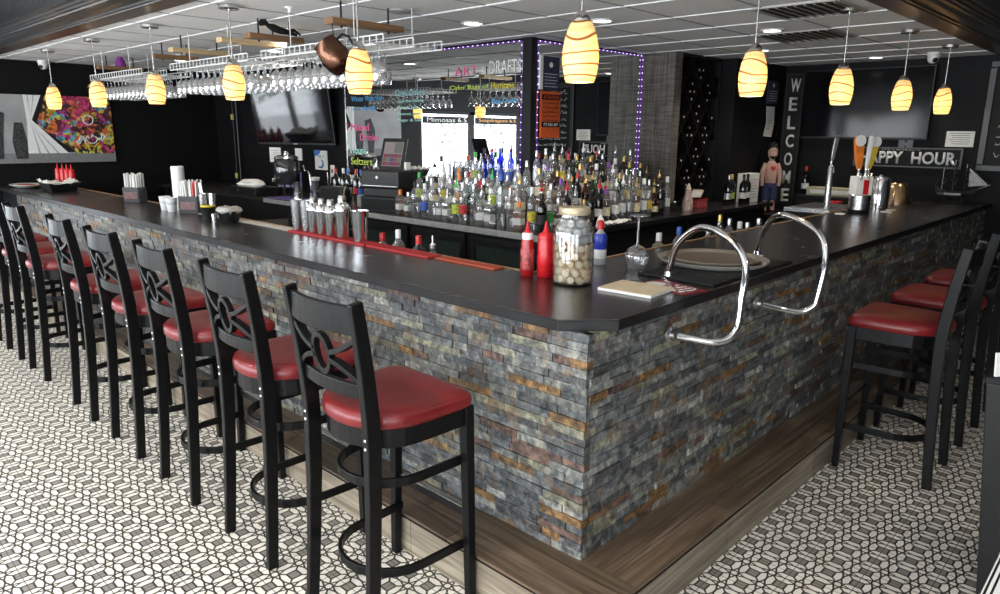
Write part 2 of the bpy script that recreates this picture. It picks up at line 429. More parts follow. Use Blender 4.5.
# ------------------------------------------------------------------ the room
def room():
    struct(MB().bb(XL - .1, XR + .1, YN - .1, YF + .1, -.05, 0).build('floor', M_FLOOR))
    # dropped ceiling over the bar
    struct(MB().bb(.08, XR, .08, YF, ZC, ZC + .05).build('ceiling', M_CEIL))
    g = MB(); x = .205
    while x < XR: g.bb(x - .011, x + .011, .08, YF, ZC - .006, ZC + .001); x += .575
    o = g.build('ceiling_grid', M_TBAR); struct(o)
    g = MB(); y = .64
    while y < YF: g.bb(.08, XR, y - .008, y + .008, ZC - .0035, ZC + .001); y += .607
    struct(g.build('ceiling_joint_shade', M_GAP_SHADE))
    # upper ceiling over the aisles
    g = MB(); g.bb(XL, -.27, YN, YF, ZU, ZU + .05); g.bb(-.27, XR, YN, -.27, ZU, ZU + .05)
    struct(g.build('ceiling_upper', M_CEIL))
    # soffit board and crown trim round the bar ceiling
    def lrun(mb, prof):
        for (a, za), (b, zb) in zip(prof, prof[1:]):
            v = [(-a, YF, za), (-a, -a, za), (XR, -a, za), (-b, YF, zb), (-b, -b, zb), (XR, -b, zb)]
            mb.add(v, [(0, 1, 4, 3), (1, 2, 5, 4)])
        return mb
    struct(lrun(MB(), [(-.08, ZC + .05), (-.08, ZC - .012), (.065, ZC - .012), (.065, ZC + .05)]).build('trim_1', M_SOFFIT))
    struct(lrun(MB(), [(.065, ZC - .012), (.068, ZC - .004), (.085, ZC - .003), (.088, ZC + .008), (.11, ZC + .010), (.135, ZC + .016), (.16, ZC + .028), (.185, ZC + .030),
                       (.19, ZC + .040), (.21, ZC + .042), (.214, ZC + .054), (.238, ZC + .056), (.242, ZC + .068), (.275, ZC + .07), (.278, ZC + .085)]).build('trim_2', M_FASCIA))
    g = MB(); z0, z1 = ZC + .07, ZU
    y = -.27
    g.bb(-.27, -.255, -.27, YF, z0, z1); g.bb(-.27, XR, -.27, -.255, z0, z1)
    y = -.2
    while y < YF: g.bb(-.277, -.268, y, y + .033, z0, z1); y += .042
    x = -.2
    while x < XR: g.bb(x, x + .033, -.277, -.268, z0, z1); x += .042
    struct(g.build('trim_3', M_FASCIA))
    # far wall behind the artwork, with a window opening
    wx0, wx1, wz0, wz1 = -3.6, -1.0, .12, 2.05
    g = MB(); g.bb(XL, wx0, YF, YF + .12, 0, ZU); g.bb(wx1, 2.75, YF, YF + .12, 0, ZU); g.bb(wx0, wx1, YF, YF + .12, 0, wz0); g.bb(wx0, wx1, YF, YF + .12, wz1, ZU)
    struct(g.build('wall_left', M_BLACKWALL))
    # wall behind the back bar
    struct(MB().bb(2.65, 2.75, 2.63, YF, 0, ZC).build('wall_back', M_BLACKWALL))
    g = MB(); g.bb(2.65, 4.30, 2.64, 2.75, 0, ZC); struct(g.build('wall_back_right', M_BLACKWALL))
    g = MB(); g.bb(5.2, XR, 2.1, 2.7, 0, ZC); struct(g.build('wall_inner', M_DARKWALL))
    struct(MB().bb(4.26, 4.385, 2.25, 2.7, 0, ZC).build('column_wall', M_COLUMN))
    # right wall
    struct(MB().bb(XR, XR + .12, YN, 2.7, 0, ZU).build('wall_right', M_DARKWALL))
    # street side: two walls of windows behind and left of the camera
    def glazed(name, axis, fixed, a0, a1, n, z0, z1, start):
        g = MB(); t = .12
        def bx(p, q, za, zb):
            if axis == 'Y': g.bb(fixed - t, fixed, p, q, za, zb)
            else: g.bb(p, q, fixed - t, fixed, za, zb)
        lo, hi = (YN, YF) if axis == 'Y' else (XL, XR)
        bx(lo, hi, 0, z0); bx(lo, hi, z1, ZU)
        step = (a1 - a0) / n; gap = .28; edges = [lo]
        for i in range(n): edges += [a0 + i * step + gap / 2, a0 + (i + 1) * step - gap / 2]
        edges.append(hi)
        for i in range(0, len(edges), 2): bx(edges[i], edges[i + 1], z0, z1)
        struct(g.build(name, M_GREYWALL))
        for i in range(n):
            p, q = edges[1 + 2 * i], edges[2 + 2 * i]
            e = bpy.data.objects.new('window_%d' % (start + i), None); COL.objects.link(e); e['kind'] = 'structure'
            f = MB(); m_ = MB()
            for (pp, qq, za, zb) in ((p, p + .05, z0, z1), (q - .05, q, z0, z1), (p + .05, q - .05, z0, z0 + .05), (p + .05, q - .05, z1 - .05, z1)):
                if axis == 'Y': f.bb(fixed - .08, fixed - .02, pp, qq, za, zb)
                else: f.bb(pp, qq, fixed - .08, fixed - .02, za, zb)
            f.build('window_frame', M_BLKM, e)
            if axis == 'Y': m_.bb(fixed - .055, fixed - .05, p + .05, q - .05, z0 + .05, z1 - .05)
            else: m_.bb(p + .05, q - .05, fixed - .055, fixed - .05, z0 + .05, z1 - .05)
            m_.build('window_pane', M_PANE, e)
        return edges
    glazed('wall_street', 'Y', XL, -4.0, 8.0, 5, .30, 2.30, 2)
    glazed('wall_front', 'X', YN, -4.3, -1.9, 1, .30, 2.30, 7)
    # the far window seen in the mirror and the television
    e = bpy.data.objects.new('window_1', None); COL.objects.link(e); e['kind'] = 'structure'
    f = MB(); y0, y1 = YF + .01, YF + .07
    for a, b, za, zb in ((wx0, wx0 + .06, wz0, wz1), (wx1 - .06, wx1, wz0, wz1), (-2.33, -2.21, wz0, wz1), (wx0, wx1, wz0, wz0 + .06), (wx0, wx1, wz1 - .05, wz1)): f.bb(a, b, y0, y1, za, zb)
    f.build('window_frame', M_BLKM, e)
    f = MB(); f.bb(wx0 + .06, wx1 - .06, YF + .035, YF + .04, wz0 + .06, wz1 - .05); f.build('window_pane', M_PANE, e)
    # writing and price strips on that window, meant to be read from outside
    inkg = ink_mat('green_window_ink', (.25, .42, .06)); inkb = ink_mat('grey_window_ink', (.22, .25, .30))
    for k, (xa, xb, txt, ink) in enumerate(((-2.21, -1.06, 'Mimosas 6.5', M_CHALK), (-3.54, -2.33, 'Snapdragons 6.5', M_CHALK))):
        t = thing('price_strip', ['black price strip across the top of the far window pane nearer the painting', 'black price strip across the top of the far window pane nearer the street'][k], 'sign', ((xa + xb) / 2, YF, 1.9))
        b = MB().bb(-(xb - xa) / 2, (xb - xa) / 2, -.012, -.004, -.06, .06).build('panel', M_BLKM, t)
        text_obj(txt, pm('orange_ink', (.85, .42, .12), .6) if k else M_WHITE, t, (-(xb - xa) / 2 + .1 + (xb - xa - .2), -.0135, -.035), (-1, 0, 0), (0, 0, 1), .075, width=xb - xa - .2)
        w_ = MB()
        for j in range(4):
            scribble(w_, (xb - .15, YF + .03, 1.76 - j * .15), (-1, 0, 0), (0, 0, 1), (xb - xa) * .62, .1, (0, -1, 0), seed=40 + j + 10 * k, r=.011)
        tag(w_.build('window_writing', inkb if k else inkg), ['green handwriting on the far window pane nearer the painting', 'grey handwriting on the far window pane nearer the street'][k], 'writing')
room()

# ------------------------------------------------------------------ daylight and lamps
def area(name, loc, rot, sx, sy, energy, col):
    l = bpy.data.lights.new(name, 'AREA'); l.shape = 'RECTANGLE'; l.size = sx; l.size_y = sy; l.energy = energy; l.color = col
    o = bpy.data.objects.new(name, l); COL.objects.link(o); o.location = loc; o.rotation_euler = rot; return o
DAY = (.93, .97, 1.0)
area('daylight_street', (XL - .25, 2.0, 1.35), (0, R_(-90), 0), 2.1, 12.0, 620, DAY)
area('daylight_front', (-3.1, YN - .25, 1.35), (R_(90), 0, 0), 2.4, 2.1, 70, DAY)
area('daylight_far', (-2.3, YF + .3, 1.2), (R_(-90), 0, 0), 2.5, 1.8, 42, DAY)

# ------------------------------------------------------------------ bar: stone base, foot platform, countertop
PH, ZB = .168, 1.028
def stone_colour(rg):
    t = rg.random()
    if t < .48: k = rg.uniform(.055, .13); return (k * .94, k * 1.0, k * 1.05)
    if t < .76: k = rg.uniform(.11, .20); return (k, k * 1.02, k * .97)
    if t < .86: k = rg.uniform(.12, .20); return (k * 1.02, k, k * .76)
    if t < .91: k = rg.uniform(.6, 1.0); return (.20 * k, .115 * k, .052 * k)
    if t < .96: k = rg.uniform(.7, 1.1); return (.11 * k, .070 * k, .058 * k)
    k = rg.uniform(.20, .32); return (k, k, k * .94)
def stone_face(axis, length, seed):
    rg = random.Random(seed); g = MB(); rows = 27; h = (ZB - PH) / rows; z = PH
    for r in range(rows):
        x = -.0 if axis == 'Y' else 0; hh = h
        x = 0.0; first = True
        while x < length:
            ln = rg.uniform(.08, .26)
            if first and r % 2: ln *= .5
            first = False
            e = min(length, x + ln)
            d = rg.uniform(.011, .019) + (.0 if rg.random() < .88 else .005)
            g.cur = stone_colour(rg)
            j = .0012
            tw = rg.uniform(-.0015, .0015)
            a, b = x + (0 if x == 0 else j), e - j
            zz0, zz1 = z + j * .6, z + hh - j * .6
            if axis == 'Y':
                if x == 0: a = -.018
                g.add([(-d - tw, a, zz0), (-d + tw, b, zz0), (-d + tw * .5, b, zz1), (-d - tw, a, zz1), (.02, a, zz0), (.02, b, zz0), (.02, b, zz1), (.02, a, zz1)],
                      [(0, 3, 2, 1), (4, 5, 6, 7), (0, 1, 5, 4), (3, 7, 6, 2), (0, 4, 7, 3), (1, 2, 6, 5)])
            else:
                g.add([(a, -d - tw, zz0), (b, -d + tw, zz0), (b, -d + tw * .5, zz1), (a, -d - tw, zz1), (a, .02, zz0), (b, .02, zz0), (b, .02, zz1), (a, .02, zz1)],
                      [(0, 1, 2, 3), (4, 7, 6, 5), (0, 4, 5, 1), (3, 2, 6, 7), (0, 3, 7, 4), (1, 5, 6, 2)])
            x = e
        z += hh
    return g
def planks(axis, a0, a1, lo0, lo1, z0, z1, cuts, seed, face='top'):
    """plank tiles with thin joints; axis is the long direction, lo0..lo1 the other extent"""
    rg = random.Random(seed); g = MB(); j = .0014
    for k in range(len(cuts) - 1):
        p, q = cuts[k], cuts[k + 1]; x = a0; ln = rg.uniform(.5, .95)
        while x < a1:
            e = min(a1, x + ln); ln = rg.uniform(.85, 1.05)
            v = rg.uniform(.75, 1.3); g.cur = (v, v * rg.uniform(.96, 1.02), v * rg.uniform(.92, 1.02))
            if axis == 'X': g.bb(x + j, e - j, p + j, q - j, z0, z1)
            else: g.bb(p + j, q - j, x + j, e - j, z0, z1)
            x = e
    return g
def bar_counter():
    t = thing('bar_counter', 'L-shaped bar clad in split slate strips standing on the wood-look foot platform', 'bar', (0, 0, 0))
    stone_face('Y', 7.42, 3).build('stone_cladding', M_STONE, t)
    stone_face('X', 6.36, 4).build('stone_cladding', M_STONE, t)
    g = MB(); g.prism([(.02, .02), (6.37, .02), (6.37, .30), (.30, .30), (.30, 7.42), (.02, 7.42)], .0, ZB); g.build('core', M_BLKM, t)
    g = MB(); g.bb(.06, .3, 7.42, 8.38, 0, ZB); g.build('end_panel', M_BLKM, t)
    g = MB(); W = .26
    # platform
    p = thing('foot_platform', 'raised wood-look plank step running round the foot of the bar', 'platform', (0, 0, 0))
    c = [-W, -.155, -.075, -.001]
    planks('Y', -W, 7.42, 0, 0, PH - .012, PH, c, 11).build('tread', M_WOODY, p)
    planks('X', -.001, 6.38, 0, 0, PH - .012, PH, [-W, -.15, -.001], 12).build('tread', M_WOODX, p)
    
    g = planks('Y', -W - .003, 7.42, 0, 0, 0, 1, [0, 1], 13); g = MB(); rg = random.Random(5)
    y = -W
    while y < 7.42:
        e = min(7.42, y + .92); v = rg.uniform(.85, 1.15); g.cur = (v, v, v); g.bb(-W - .001, -W + .012, y + .0015, e - .0015, .0, PH - .016); y = e
    g.build('riser', M_RISER_Y_DAYLIT, p)
    g = MB(); x = -W + .012
    while x < 6.38:
        e = min(6.38, x + .92); v = rg.uniform(.85, 1.15); g.cur = (v, v, v); g.bb(x + .0015, e - .0015, -W - .001, -W + .012, .0, PH - .016); x = e
    g.build('riser', M_RISER_X_SHADED, p)
    g = MB(); g.prism([(-W + .006, 7.41), (-W + .006, -W + .006), (6.37, -W + .006), (6.37, -.02), (-.02, -.02), (-.02, 7.41)], .0, PH - .013); g.build('core', M_BLKM, p)
    g = MB(); g.bb(-W - .003, -W + .01, -W - .003, 7.42, PH - .016, PH - .0125); g.bb(-W + .01, 6.38, -W - .003, -W + .01, PH - .016, PH - .0125); g.build('edge_strip', M_BLKM, p)
    # countertop
    k = thing('countertop', 'black laminate L-shaped countertop with a clipped front corner', 'countertop', (0, 0, 0))
    poly = [(-.05, 8.39), (-.05, .09), (.11, -.055), (6.39, -.055), (6.39, .70), (.51, .70), (.51, 8.39)]
    g = MB(); g.prism(poly, ZB, 1.0645); g.build('edge_band', M_BLKP, k, bevel=.003); g = MB(); g.prism(poly, 1.065, 1.07); g.build('top', M_TOP, k, bevel=.0015)
    g = MB(); g.bb(.511, .528, .717, 8.39, 1.045, 1.074); g.bb(.511, 6.39, .701, .717, 1.045, 1.074)
    g.build('wooden_rim', pm('rim_wood', (.30, .17, .08), .45, var=.3), k)
bar_counter()

# ------------------------------------------------------------------ bar stools
def seat_outline(s=1.0):
    pts = []
    def arc(cx, cy, r, a0, a1, n):
        for i in range(n + 1):
            a = a0 + (a1 - a0) * i / n; pts.append((cx + r * math.cos(a), cy + r * math.sin(a)))
    arc(.185, -.185, .04, -PI / 2, 0, 4); 
    for y in (-.1, 0, .1): pts.append((.225 + .012 * (1 - (y / .19) ** 2), y))
    arc(.185, .185, .04, 0, PI / 2, 4)
    for x in (.10, .02): pts.append((x, .225 - (.19 - x) * .02))
    for i in range(13):
        a = PI / 2 + PI * i / 12; pts.append((-.035 + .175 * math.cos(a), .218 * math.sin(a)))
    for x in (.02, .10): pts.append((x, -.225 + (.19 - x) * .02))
    return [(x * s, y * s) for x, y in pts]
def make_stool():
    t = thing('bar_stool', 'stool', 'bar stool', group='bar stools with red seats')
    sl = [(.965, .738), (.995, .746), (1.0, .762), (.985, .778), (.93, .789), (.80, .796), (.5, .800), (.2, .801)]
    g = MB(); g.rings([[(x * s, y * s, z) for x, y in seat_outline()] for s, z in sl]); g.build('seat', M_VINYL, t, smooth=50)
    g = MB(); g.prism(seat_outline(.945), .672, .742); g.build('seat_frame', M_BLK, t, bevel=.004)
    for s in (-1, 1):
        g = MB()
        a = [(.196, s * .222, 0), (.198, s * .200, .74)]
        g.tube(a, [.86, 1.1], sec=[(-.018, -.018), (.018, -.018), (.018, .018), (-.018, .018)], up=Vector((0, 1, 0)), flat=True)
        g.build('front_leg', M_BLK, t, bevel=.003)
        g = MB()
        pts = [(-.222, s * .185, 0), (-.205, s * .180, .25), (-.192, s * .176, .5), (-.188, s * .175, .70), (-.192, s * .176, .80), (-.208, s * .180, .95), (-.228, s * .184, 1.08), (-.242, s * .187, 1.165)]
        g.tube(pts, [.85, .92, 1, 1.08, 1.08, 1, .95, .88], sec=[(-.025, -.0145), (.025, -.0145), (.025, .0145), (-.025, .0145)], up=Vector((0, 1, 0)), flat=True)
        # rounded top
        lg = g.build('rear_leg', M_BLK, t, bevel=.004)
        for z in (.70, .728):
            b = MB(); b.lathe([(.0055, -.003), (.0055, .0), (.003, .002)], 8, (-.2165 if z < .71 else -.2168, s * .1755, z), Matrix.Rotation(-PI / 2, 3, 'Y')); b.build('bolt', M_SILVER, lg)
    def bow(x0, dep, z, half, n=9): return [(x0 - dep * (1 - (i / (n - 1) * 2 - 1) ** 2), (i / (n - 1) * 2 - 1) * half, z) for i in range(n)]
    g = MB(); pts = bow(-.235, .030, 1.108, .178); g.bar(pts, .020, .088); g.build('top_rail', M_BLK, t, bevel=.004)
    g = MB(); g.bar(bow(-.200, .026, .878, .172), .020, .046); g.build('lower_rail', M_BLK, t, bevel=.003)
    # pierced splat: a ring with four curved arms
    g = MB()
    X = lambda y, z: -.200 - .026 * (1 - (y / .175) ** 2) - (z - .88) * .155
    ring = [(X(.042 * math.cos(a), .978 + .062 * math.sin(a)), .042 * math.cos(a), .978 + .062 * math.sin(a)) for a in [2 * PI * i / 20 for i in range(20)]]
    g.bar(ring, .018, .022, closed=True, up=Vector((1, 0, 0)))
    for sy in (-1, 1):
        for sz in (-1, 1):
            pts = []
            for i in range(7):
                q = i / 6; y = sy * (.040 + q * .132); z = .978 + sz * (.012 + .060 * q ** 1.6)
                pts.append((X(y, z), y, z))
            g.bar(pts, .016, .030, up=Vector((1, 0, 0)))
    g.build('back_splat', M_BLK, t, bevel=.002)
    def hoop(z, w, rear):
        pts = [(.208, -w, z), (.10, -w * .985, z)]
        for i in range(13):
            a = -PI / 2 - PI * i / 12; pts.append((-.0 + (rear) * math.cos(a), w * .97 * math.sin(a), z))
        pts += [(.10, w * .985, z), (.208, w, z)]
        g = MB(); g.bar(pts, .014, .032); g.build('hoop_stretcher', M_BLK, t, bevel=.002)
    hoop(.535, .180, .168); hoop(.215, .190, .178)
    g = MB(); g.bar([(.210, -.205, .33), (.210, .205, .33)], .02, .034); fb = g.build('footrest', M_BLK, t, bevel=.002)
    g = MB(); g.bb(.1975, .2225, -.185, .185, .347, .3495); g.build('wear_plate', M_STEEL, fb)
    t.scale = (1, 1, 1.033)
    return t
st0 = make_stool()
left_y = [.50, 1.16, 1.862, 2.55, 3.25, 4.24, 4.90, 5.58]
names = ['nearest the camera along the long bar', 'second nearest along the long bar', 'third nearest along the long bar',
         'fourth nearest along the long bar', 'fifth nearest, last before the gap in the row', 'first beyond the gap in the long row of stools',
         'second beyond the gap in the long row of stools', 'farthest along the long row of stools']
for i, y in enumerate(left_y):
    lab = 'black bar stool with red seat, ' + names[i]
    if i == 0: st0.location = (-.485, y, 0); st0['label'] = lab
    else: dup(st0, (-.485, y, 0), random.uniform(-.03, .03), lab)
rn = ['nearest on the dark short side of the bar', 'middle one on the dark short side of the bar', 'farthest on the dark short side of the bar']
for i, x in enumerate((2.05, 2.76, 3.46)):
    dup(st0, (x, -.485, 0), PI / 2 + (.03, -.02, .02)[i], 'black bar stool with red seat, ' + rn[i])

# ------------------------------------------------------------------ pendant lamps and ceiling fittings
def make_pendant():
    t = thing('pendant_lamp', '', 'pendant lamp', group='amber glass pendants over the bar')
    g = MB(); g.lathe([(.0, 0), (.058, 0), (.062, -.004), (.062, -.024), (.055, -.028), (.0, -.028)], 24); g.build('ceiling_canopy', M_NICKEL, t, smooth=40)
    rod((0, 0, -.026), (0, 0, -.325), .0048).build('rod', M_NICKEL, t, smooth=60)
    g = MB(); g.lathe([(.0, -.315), (.016, -.318), (.030, -.335), (.034, -.35), (.034, -.358), (.0, -.358)], 18); g.build('cap', M_NICKEL, t, smooth=40)
    o = [(.036, -.352), (.046, -.370), (.058, -.405), (.066, -.445), (.068, -.475), (.066, -.51), (.059, -.548), (.053, -.567)]
    inn = [(r - .004, z) for r, z in reversed(o)]
    g = MB(); g.lathe(o + inn, 28); s = g.build('shade', M_SHADE, t, smooth=60)
    g = MB(); g.lathe([(0, -.395), (.012, -.4), (.021, -.43), (.022, -.45), (.014, -.472), (0, -.478)], 12); g.build('bulb', emit('warm_bulb', (1.0, .78, .45), 6), t, smooth=60)
    return t
pd0 = make_pendant()
PEN = [(.30, .30), (.30, 1.70), (.30, 3.045), (.30, 4.30), (.30, 5.58), (.30, 6.88), (1.61, .24), (2.84, .24), (4.10, .24), (5.28, .24)]
pn = ['above the clipped front corner of the bar', 'second from the bar corner over the long side', 'third from the bar corner over the long side', 'fourth from the bar corner over the long side',
      'fifth from the bar corner over the long side', 'farthest over the long side, in front of the painting', 'over the chrome rails', 'second from the bar corner over the short side',
      'third from the bar corner over the short side', 'farthest over the short side near the notice']
for i, (x, y) in enumerate(PEN):
    lab = 'amber swirl glass pendant lamp ' + pn[i]
    if i == 0: pd0.location = (x, y, ZC); pd0['label'] = lab
    else: dup(pd0, (x, y, ZC), i * 1.3, lab)
    l = bpy.data.lights.new('pendant_light', 'POINT'); l.energy = 2.6 if y > .25 else 3.6; l.color = (1.0, .78, .46); l.shadow_soft_size = .03
    o = bpy.data.objects.new('pendant_light', l); COL.objects.link(o); o.location = (x, y, ZC - .50)

def make_downlight():
    t = thing('downlight', '', 'ceiling light', group='recessed ceiling lights')
    g = MB(); g.lathe([(.062, -.001), (.085, -.001), (.082, -.008), (.064, -.010), (.062, -.001)], 28); g.build('ring', M_WHITE, t, smooth=40)
    g = MB(); g.lathe([(0, -.002), (.063, -.002), (.063, -.006), (0, -.006)], 24); g.build('lens', M_DOWN, t)
    return t
dl0 = make_downlight()
DL = [(1.80, 2.43, 'left of the front pendant, over the bar well'), (2.29, 1.67, 'right of the front pendant, in front of the mirror corner'), (3.48, 1.0, 'beside the pendant over the chrome rails, nearer one'),
      (4.68, 1.62, 'beside the pendant over the chrome rails, farther one'), (5.95, 1.03, 'over the right-hand television'), (1.10, 3.74, 'glowing above the stemware racks'), (1.8, 5.2, 'above the cash register side, behind the racks'), (1.6, 6.9, 'near the far black wall behind the racks')]
for i, (x, y, n) in enumerate(DL):
    lab = 'round white recessed light ' + n
    if i == 0: dl0.location = (x, y, ZC); dl0['label'] = lab
    else: dup(dl0, (x, y, ZC), 0, lab)
    l = bpy.data.lights.new('downlight_beam', 'SPOT'); l.energy = 26; l.color = (1, .93, .82); l.spot_size = R_(130); l.spot_blend = .6; l.shadow_soft_size = .06
    o = bpy.data.objects.new('downlight_beam', l); COL.objects.link(o); o.location = (x, y, ZC - .02)
AISLE_FILL = [(-2.4, -2.6), (-2.4, .6), (-2.4, 3.6), (-2.4, 6.6), (1.6, -2.6)]  # unseen lamps added to brighten the aisles and floor
for i, (x, y) in enumerate(AISLE_FILL):
    dup(dl0, (x, y, ZU), 0, 'added unseen fill light in the high aisle ceiling, ' + ('front corner', 'first down the long aisle', 'second down the long aisle', 'third down the long aisle', 'short aisle')[i])
    l = bpy.data.lights.new('aisle_fill_beam', 'SPOT'); l.energy = 150 if i < 4 else 60; l.color = (1, .95, .88); l.spot_size = R_(140); l.spot_blend = .7; l.shadow_soft_size = .07
    o = bpy.data.objects.new('aisle_fill_beam', l); COL.objects.link(o); o.location = (x, y, ZU - .02)
def security_camera(x, y, z, lab):
    t = thing('security_camera', lab, 'security camera', (x, y, z), group='dome security cameras')
    g = MB(); g.lathe([(0, 0), (.055, 0), (.055, -.03), (.05, -.036), (0, -.036)], 24); g.build('base', M_WHITE, t, smooth=40)
    g = MB(); g.lathe([(.046, -.03), (.048, -.05), (.042, -.075), (.028, -.092), (0, -.1)], 24); g.build('dome', M_WHITE, t, smooth=60)
    d = Vector((-.7, -.6, -.35)).normalized()
    g = MB(); g.lathe([(.022, 0), (.022, .012), (.012, .018), (0, .018)], 16, Vector((0, 0, -.055)) + d * .036, d.to_track_quat('Z', 'Y').to_matrix()); g.build('lens', M_BLKP, t, smooth=40)
security_camera(5.85, .50, ZC, 'white dome security camera on the ceiling beside the farthest right pendant')
security_camera(.60, 8.25, ZC - .0, 'white dome security camera in the far corner by the painting')
def vent(x, y, sx, sy, lab):
    t = thing('ceiling_vent', lab, 'vent', (x, y, ZC), group='ceiling air vents')
    g = MB(); g.bb(-sx / 2, sx / 2, -sy / 2, sy / 2, -.004, 0); g.build('backing', pm('vent_dark', (.10, .095, .085), .7), t)
    g = MB()
    for a in (-1, 1):
        g.bb(-sx / 2, sx / 2, a * sy / 2 - .012, a * sy / 2 + .012, -.012, -.003); g.bb(a * sx / 2 - .012, a * sx / 2 + .012, -sy / 2, sy / 2, -.012, -.003)
    g.build('frame', pm('vent_grey', (.36, .34, .31), .5), t)
    g = MB(); n = 9
    for i in range(n): g.box((0, -sy / 2 + sy * (i + .5) / n, -.010), (sx - .02, sy / n * .7, .003), Matrix.Rotation(.5, 3, 'X'))
    g.build('louvers', pm('vent_grey', (.36, .34, .31), .5), t)
vent(3.92, .93, .56, .56, 'square louvered air vent with dust stains above the beer taps side')
vent(2.75, .45, .5, .5, 'square louvered air vent nearest the soffit')
g = MB(); g.lathe([(0, 0), (.075, 0), (.075, -.012), (.05, -.02), (0, -.02)], 20); tag(g.build('ceiling_speaker', pm('grille_grey', (.32, .32, .32), .6), loc=(1.12, 2.4, ZC), smooth=40), 'flat grey round grille on the ceiling behind the front plank', 'speaker')
g = MB(); g.lathe([(0, 0), (.03, 0), (.03, -.006), (.012, -.01), (.012, -.03), (.02, -.034), (0, -.036)], 14); tag(g.build('sprinkler_head', M_WHITE, loc=(.6, 2.84, ZC), smooth=40), 'small white sprinkler head on the ceiling near the dangling copper mug', 'sprinkler')
# ------------------------------------------------------------------ back bar: cabinets, mirror, lights
def back_bar():
    t = thing('back_bar', 'dark back bar cabinet with a steel-edged top wrapping the mirrored corner', 'cabinet')
    ZT = 1.0
    poly = [(1.8, 8.38), (1.8, 1.75), (5.55, 1.75), (5.55, 2.08), (5.19, 2.09), (5.19, 2.24), (4.25, 2.24), (4.25, 2.61), (2.63, 2.61), (2.63, 8.38)]
    MB().prism(poly, ZT - .035, ZT).build('top', pm('back_bar_top', (.030, .028, .027), .2, spec=.7), t)
    g = MB(); g.bb(1.79, 1.80, 1.75, 5.6, ZT - .04, ZT + .002); g.build('edge', pm('dull_steel_edge', (.42, .42, .41), .4, .35), t)
    g = MB(); g.bb(1.80, 5.55, 1.742, 1.75, ZT - .04, ZT + .001); g.build('edge', M_BLKP, t)
    body = [(1.86, 8.38), (1.86, 1.81), (5.5, 1.81), (5.5, 2.08), (5.19, 2.09), (5.19, 2.24), (4.25, 2.24), (4.25, 2.61), (2.63, 2.61), (2.63, 8.38)]
    MB().prism(body, .08, ZT - .035).build('body', M_BLKM, t)
    MB().prism([(x + .05 if x < 1.9 else x, y + .05 if y < 1.9 else y) for x, y in body], 0, .08).build('plinth', M_BLKM, t)
    # refrigerated door fronts
    for k, (y0, y1) in enumerate(((1.9, 2.5), (2.56, 3.2), (3.26, 3.9), (4.1, 4.75))):
        d = MB(); 
        for a, b, za, zb in ((y0, y0 + .05, .12, .93), (y1 - .05, y1, .12, .93), (y0 + .05, y1 - .05, .12, .17), (y0 + .05, y1 - .05, .86, .93)): d.bb(1.835, 1.86, a, b, za, zb)
        dd = d.build('door', M_BLKP, t)
        MB().bb(1.845, 1.852, y0 + .05, y1 - .05, .17, .86).build('pane', pm('dim_fridge_glass', (.035, .05, .045), .08, spec=.8), dd)
        rod((1.815, y0 + .03, .35), (1.815, y0 + .03, .8), .008).build('handle', M_STEEL, dd, smooth=60)
    for k in range(4):
        x0 = 2.3 + k * .78
        d = MB(); d.bb(x0, x0 + .72, 1.79, 1.81, .12, .93); dd = d.build('door', M_BLKP, t, bevel=.004)
        rod((x0 + .06, 1.765, .4), (x0 + .06, 1.765, .8), .008).build('handle', M_BLKM, dd, smooth=60)
back_bar()
def tiers():
    rows = [(2.06, 1.08), (2.23, 1.16), (2.40, 1.24)]
    t = thing('bottle_riser', 'dark stepped bottle riser on the back bar under the mirror', 'shelf')
    prev = 1.0
    for d, z in rows:
        g = MB(); o = d - 2.06; off = d; yo = 1.99 + o
        g.prism([(off, 3.52), (off, yo), (3.99, yo), (3.99, 2.605), (2.625, 2.605), (2.625, 3.52)], prev + .001, z)
        g.build('step', M_BLKP, t); prev = z
tiers()
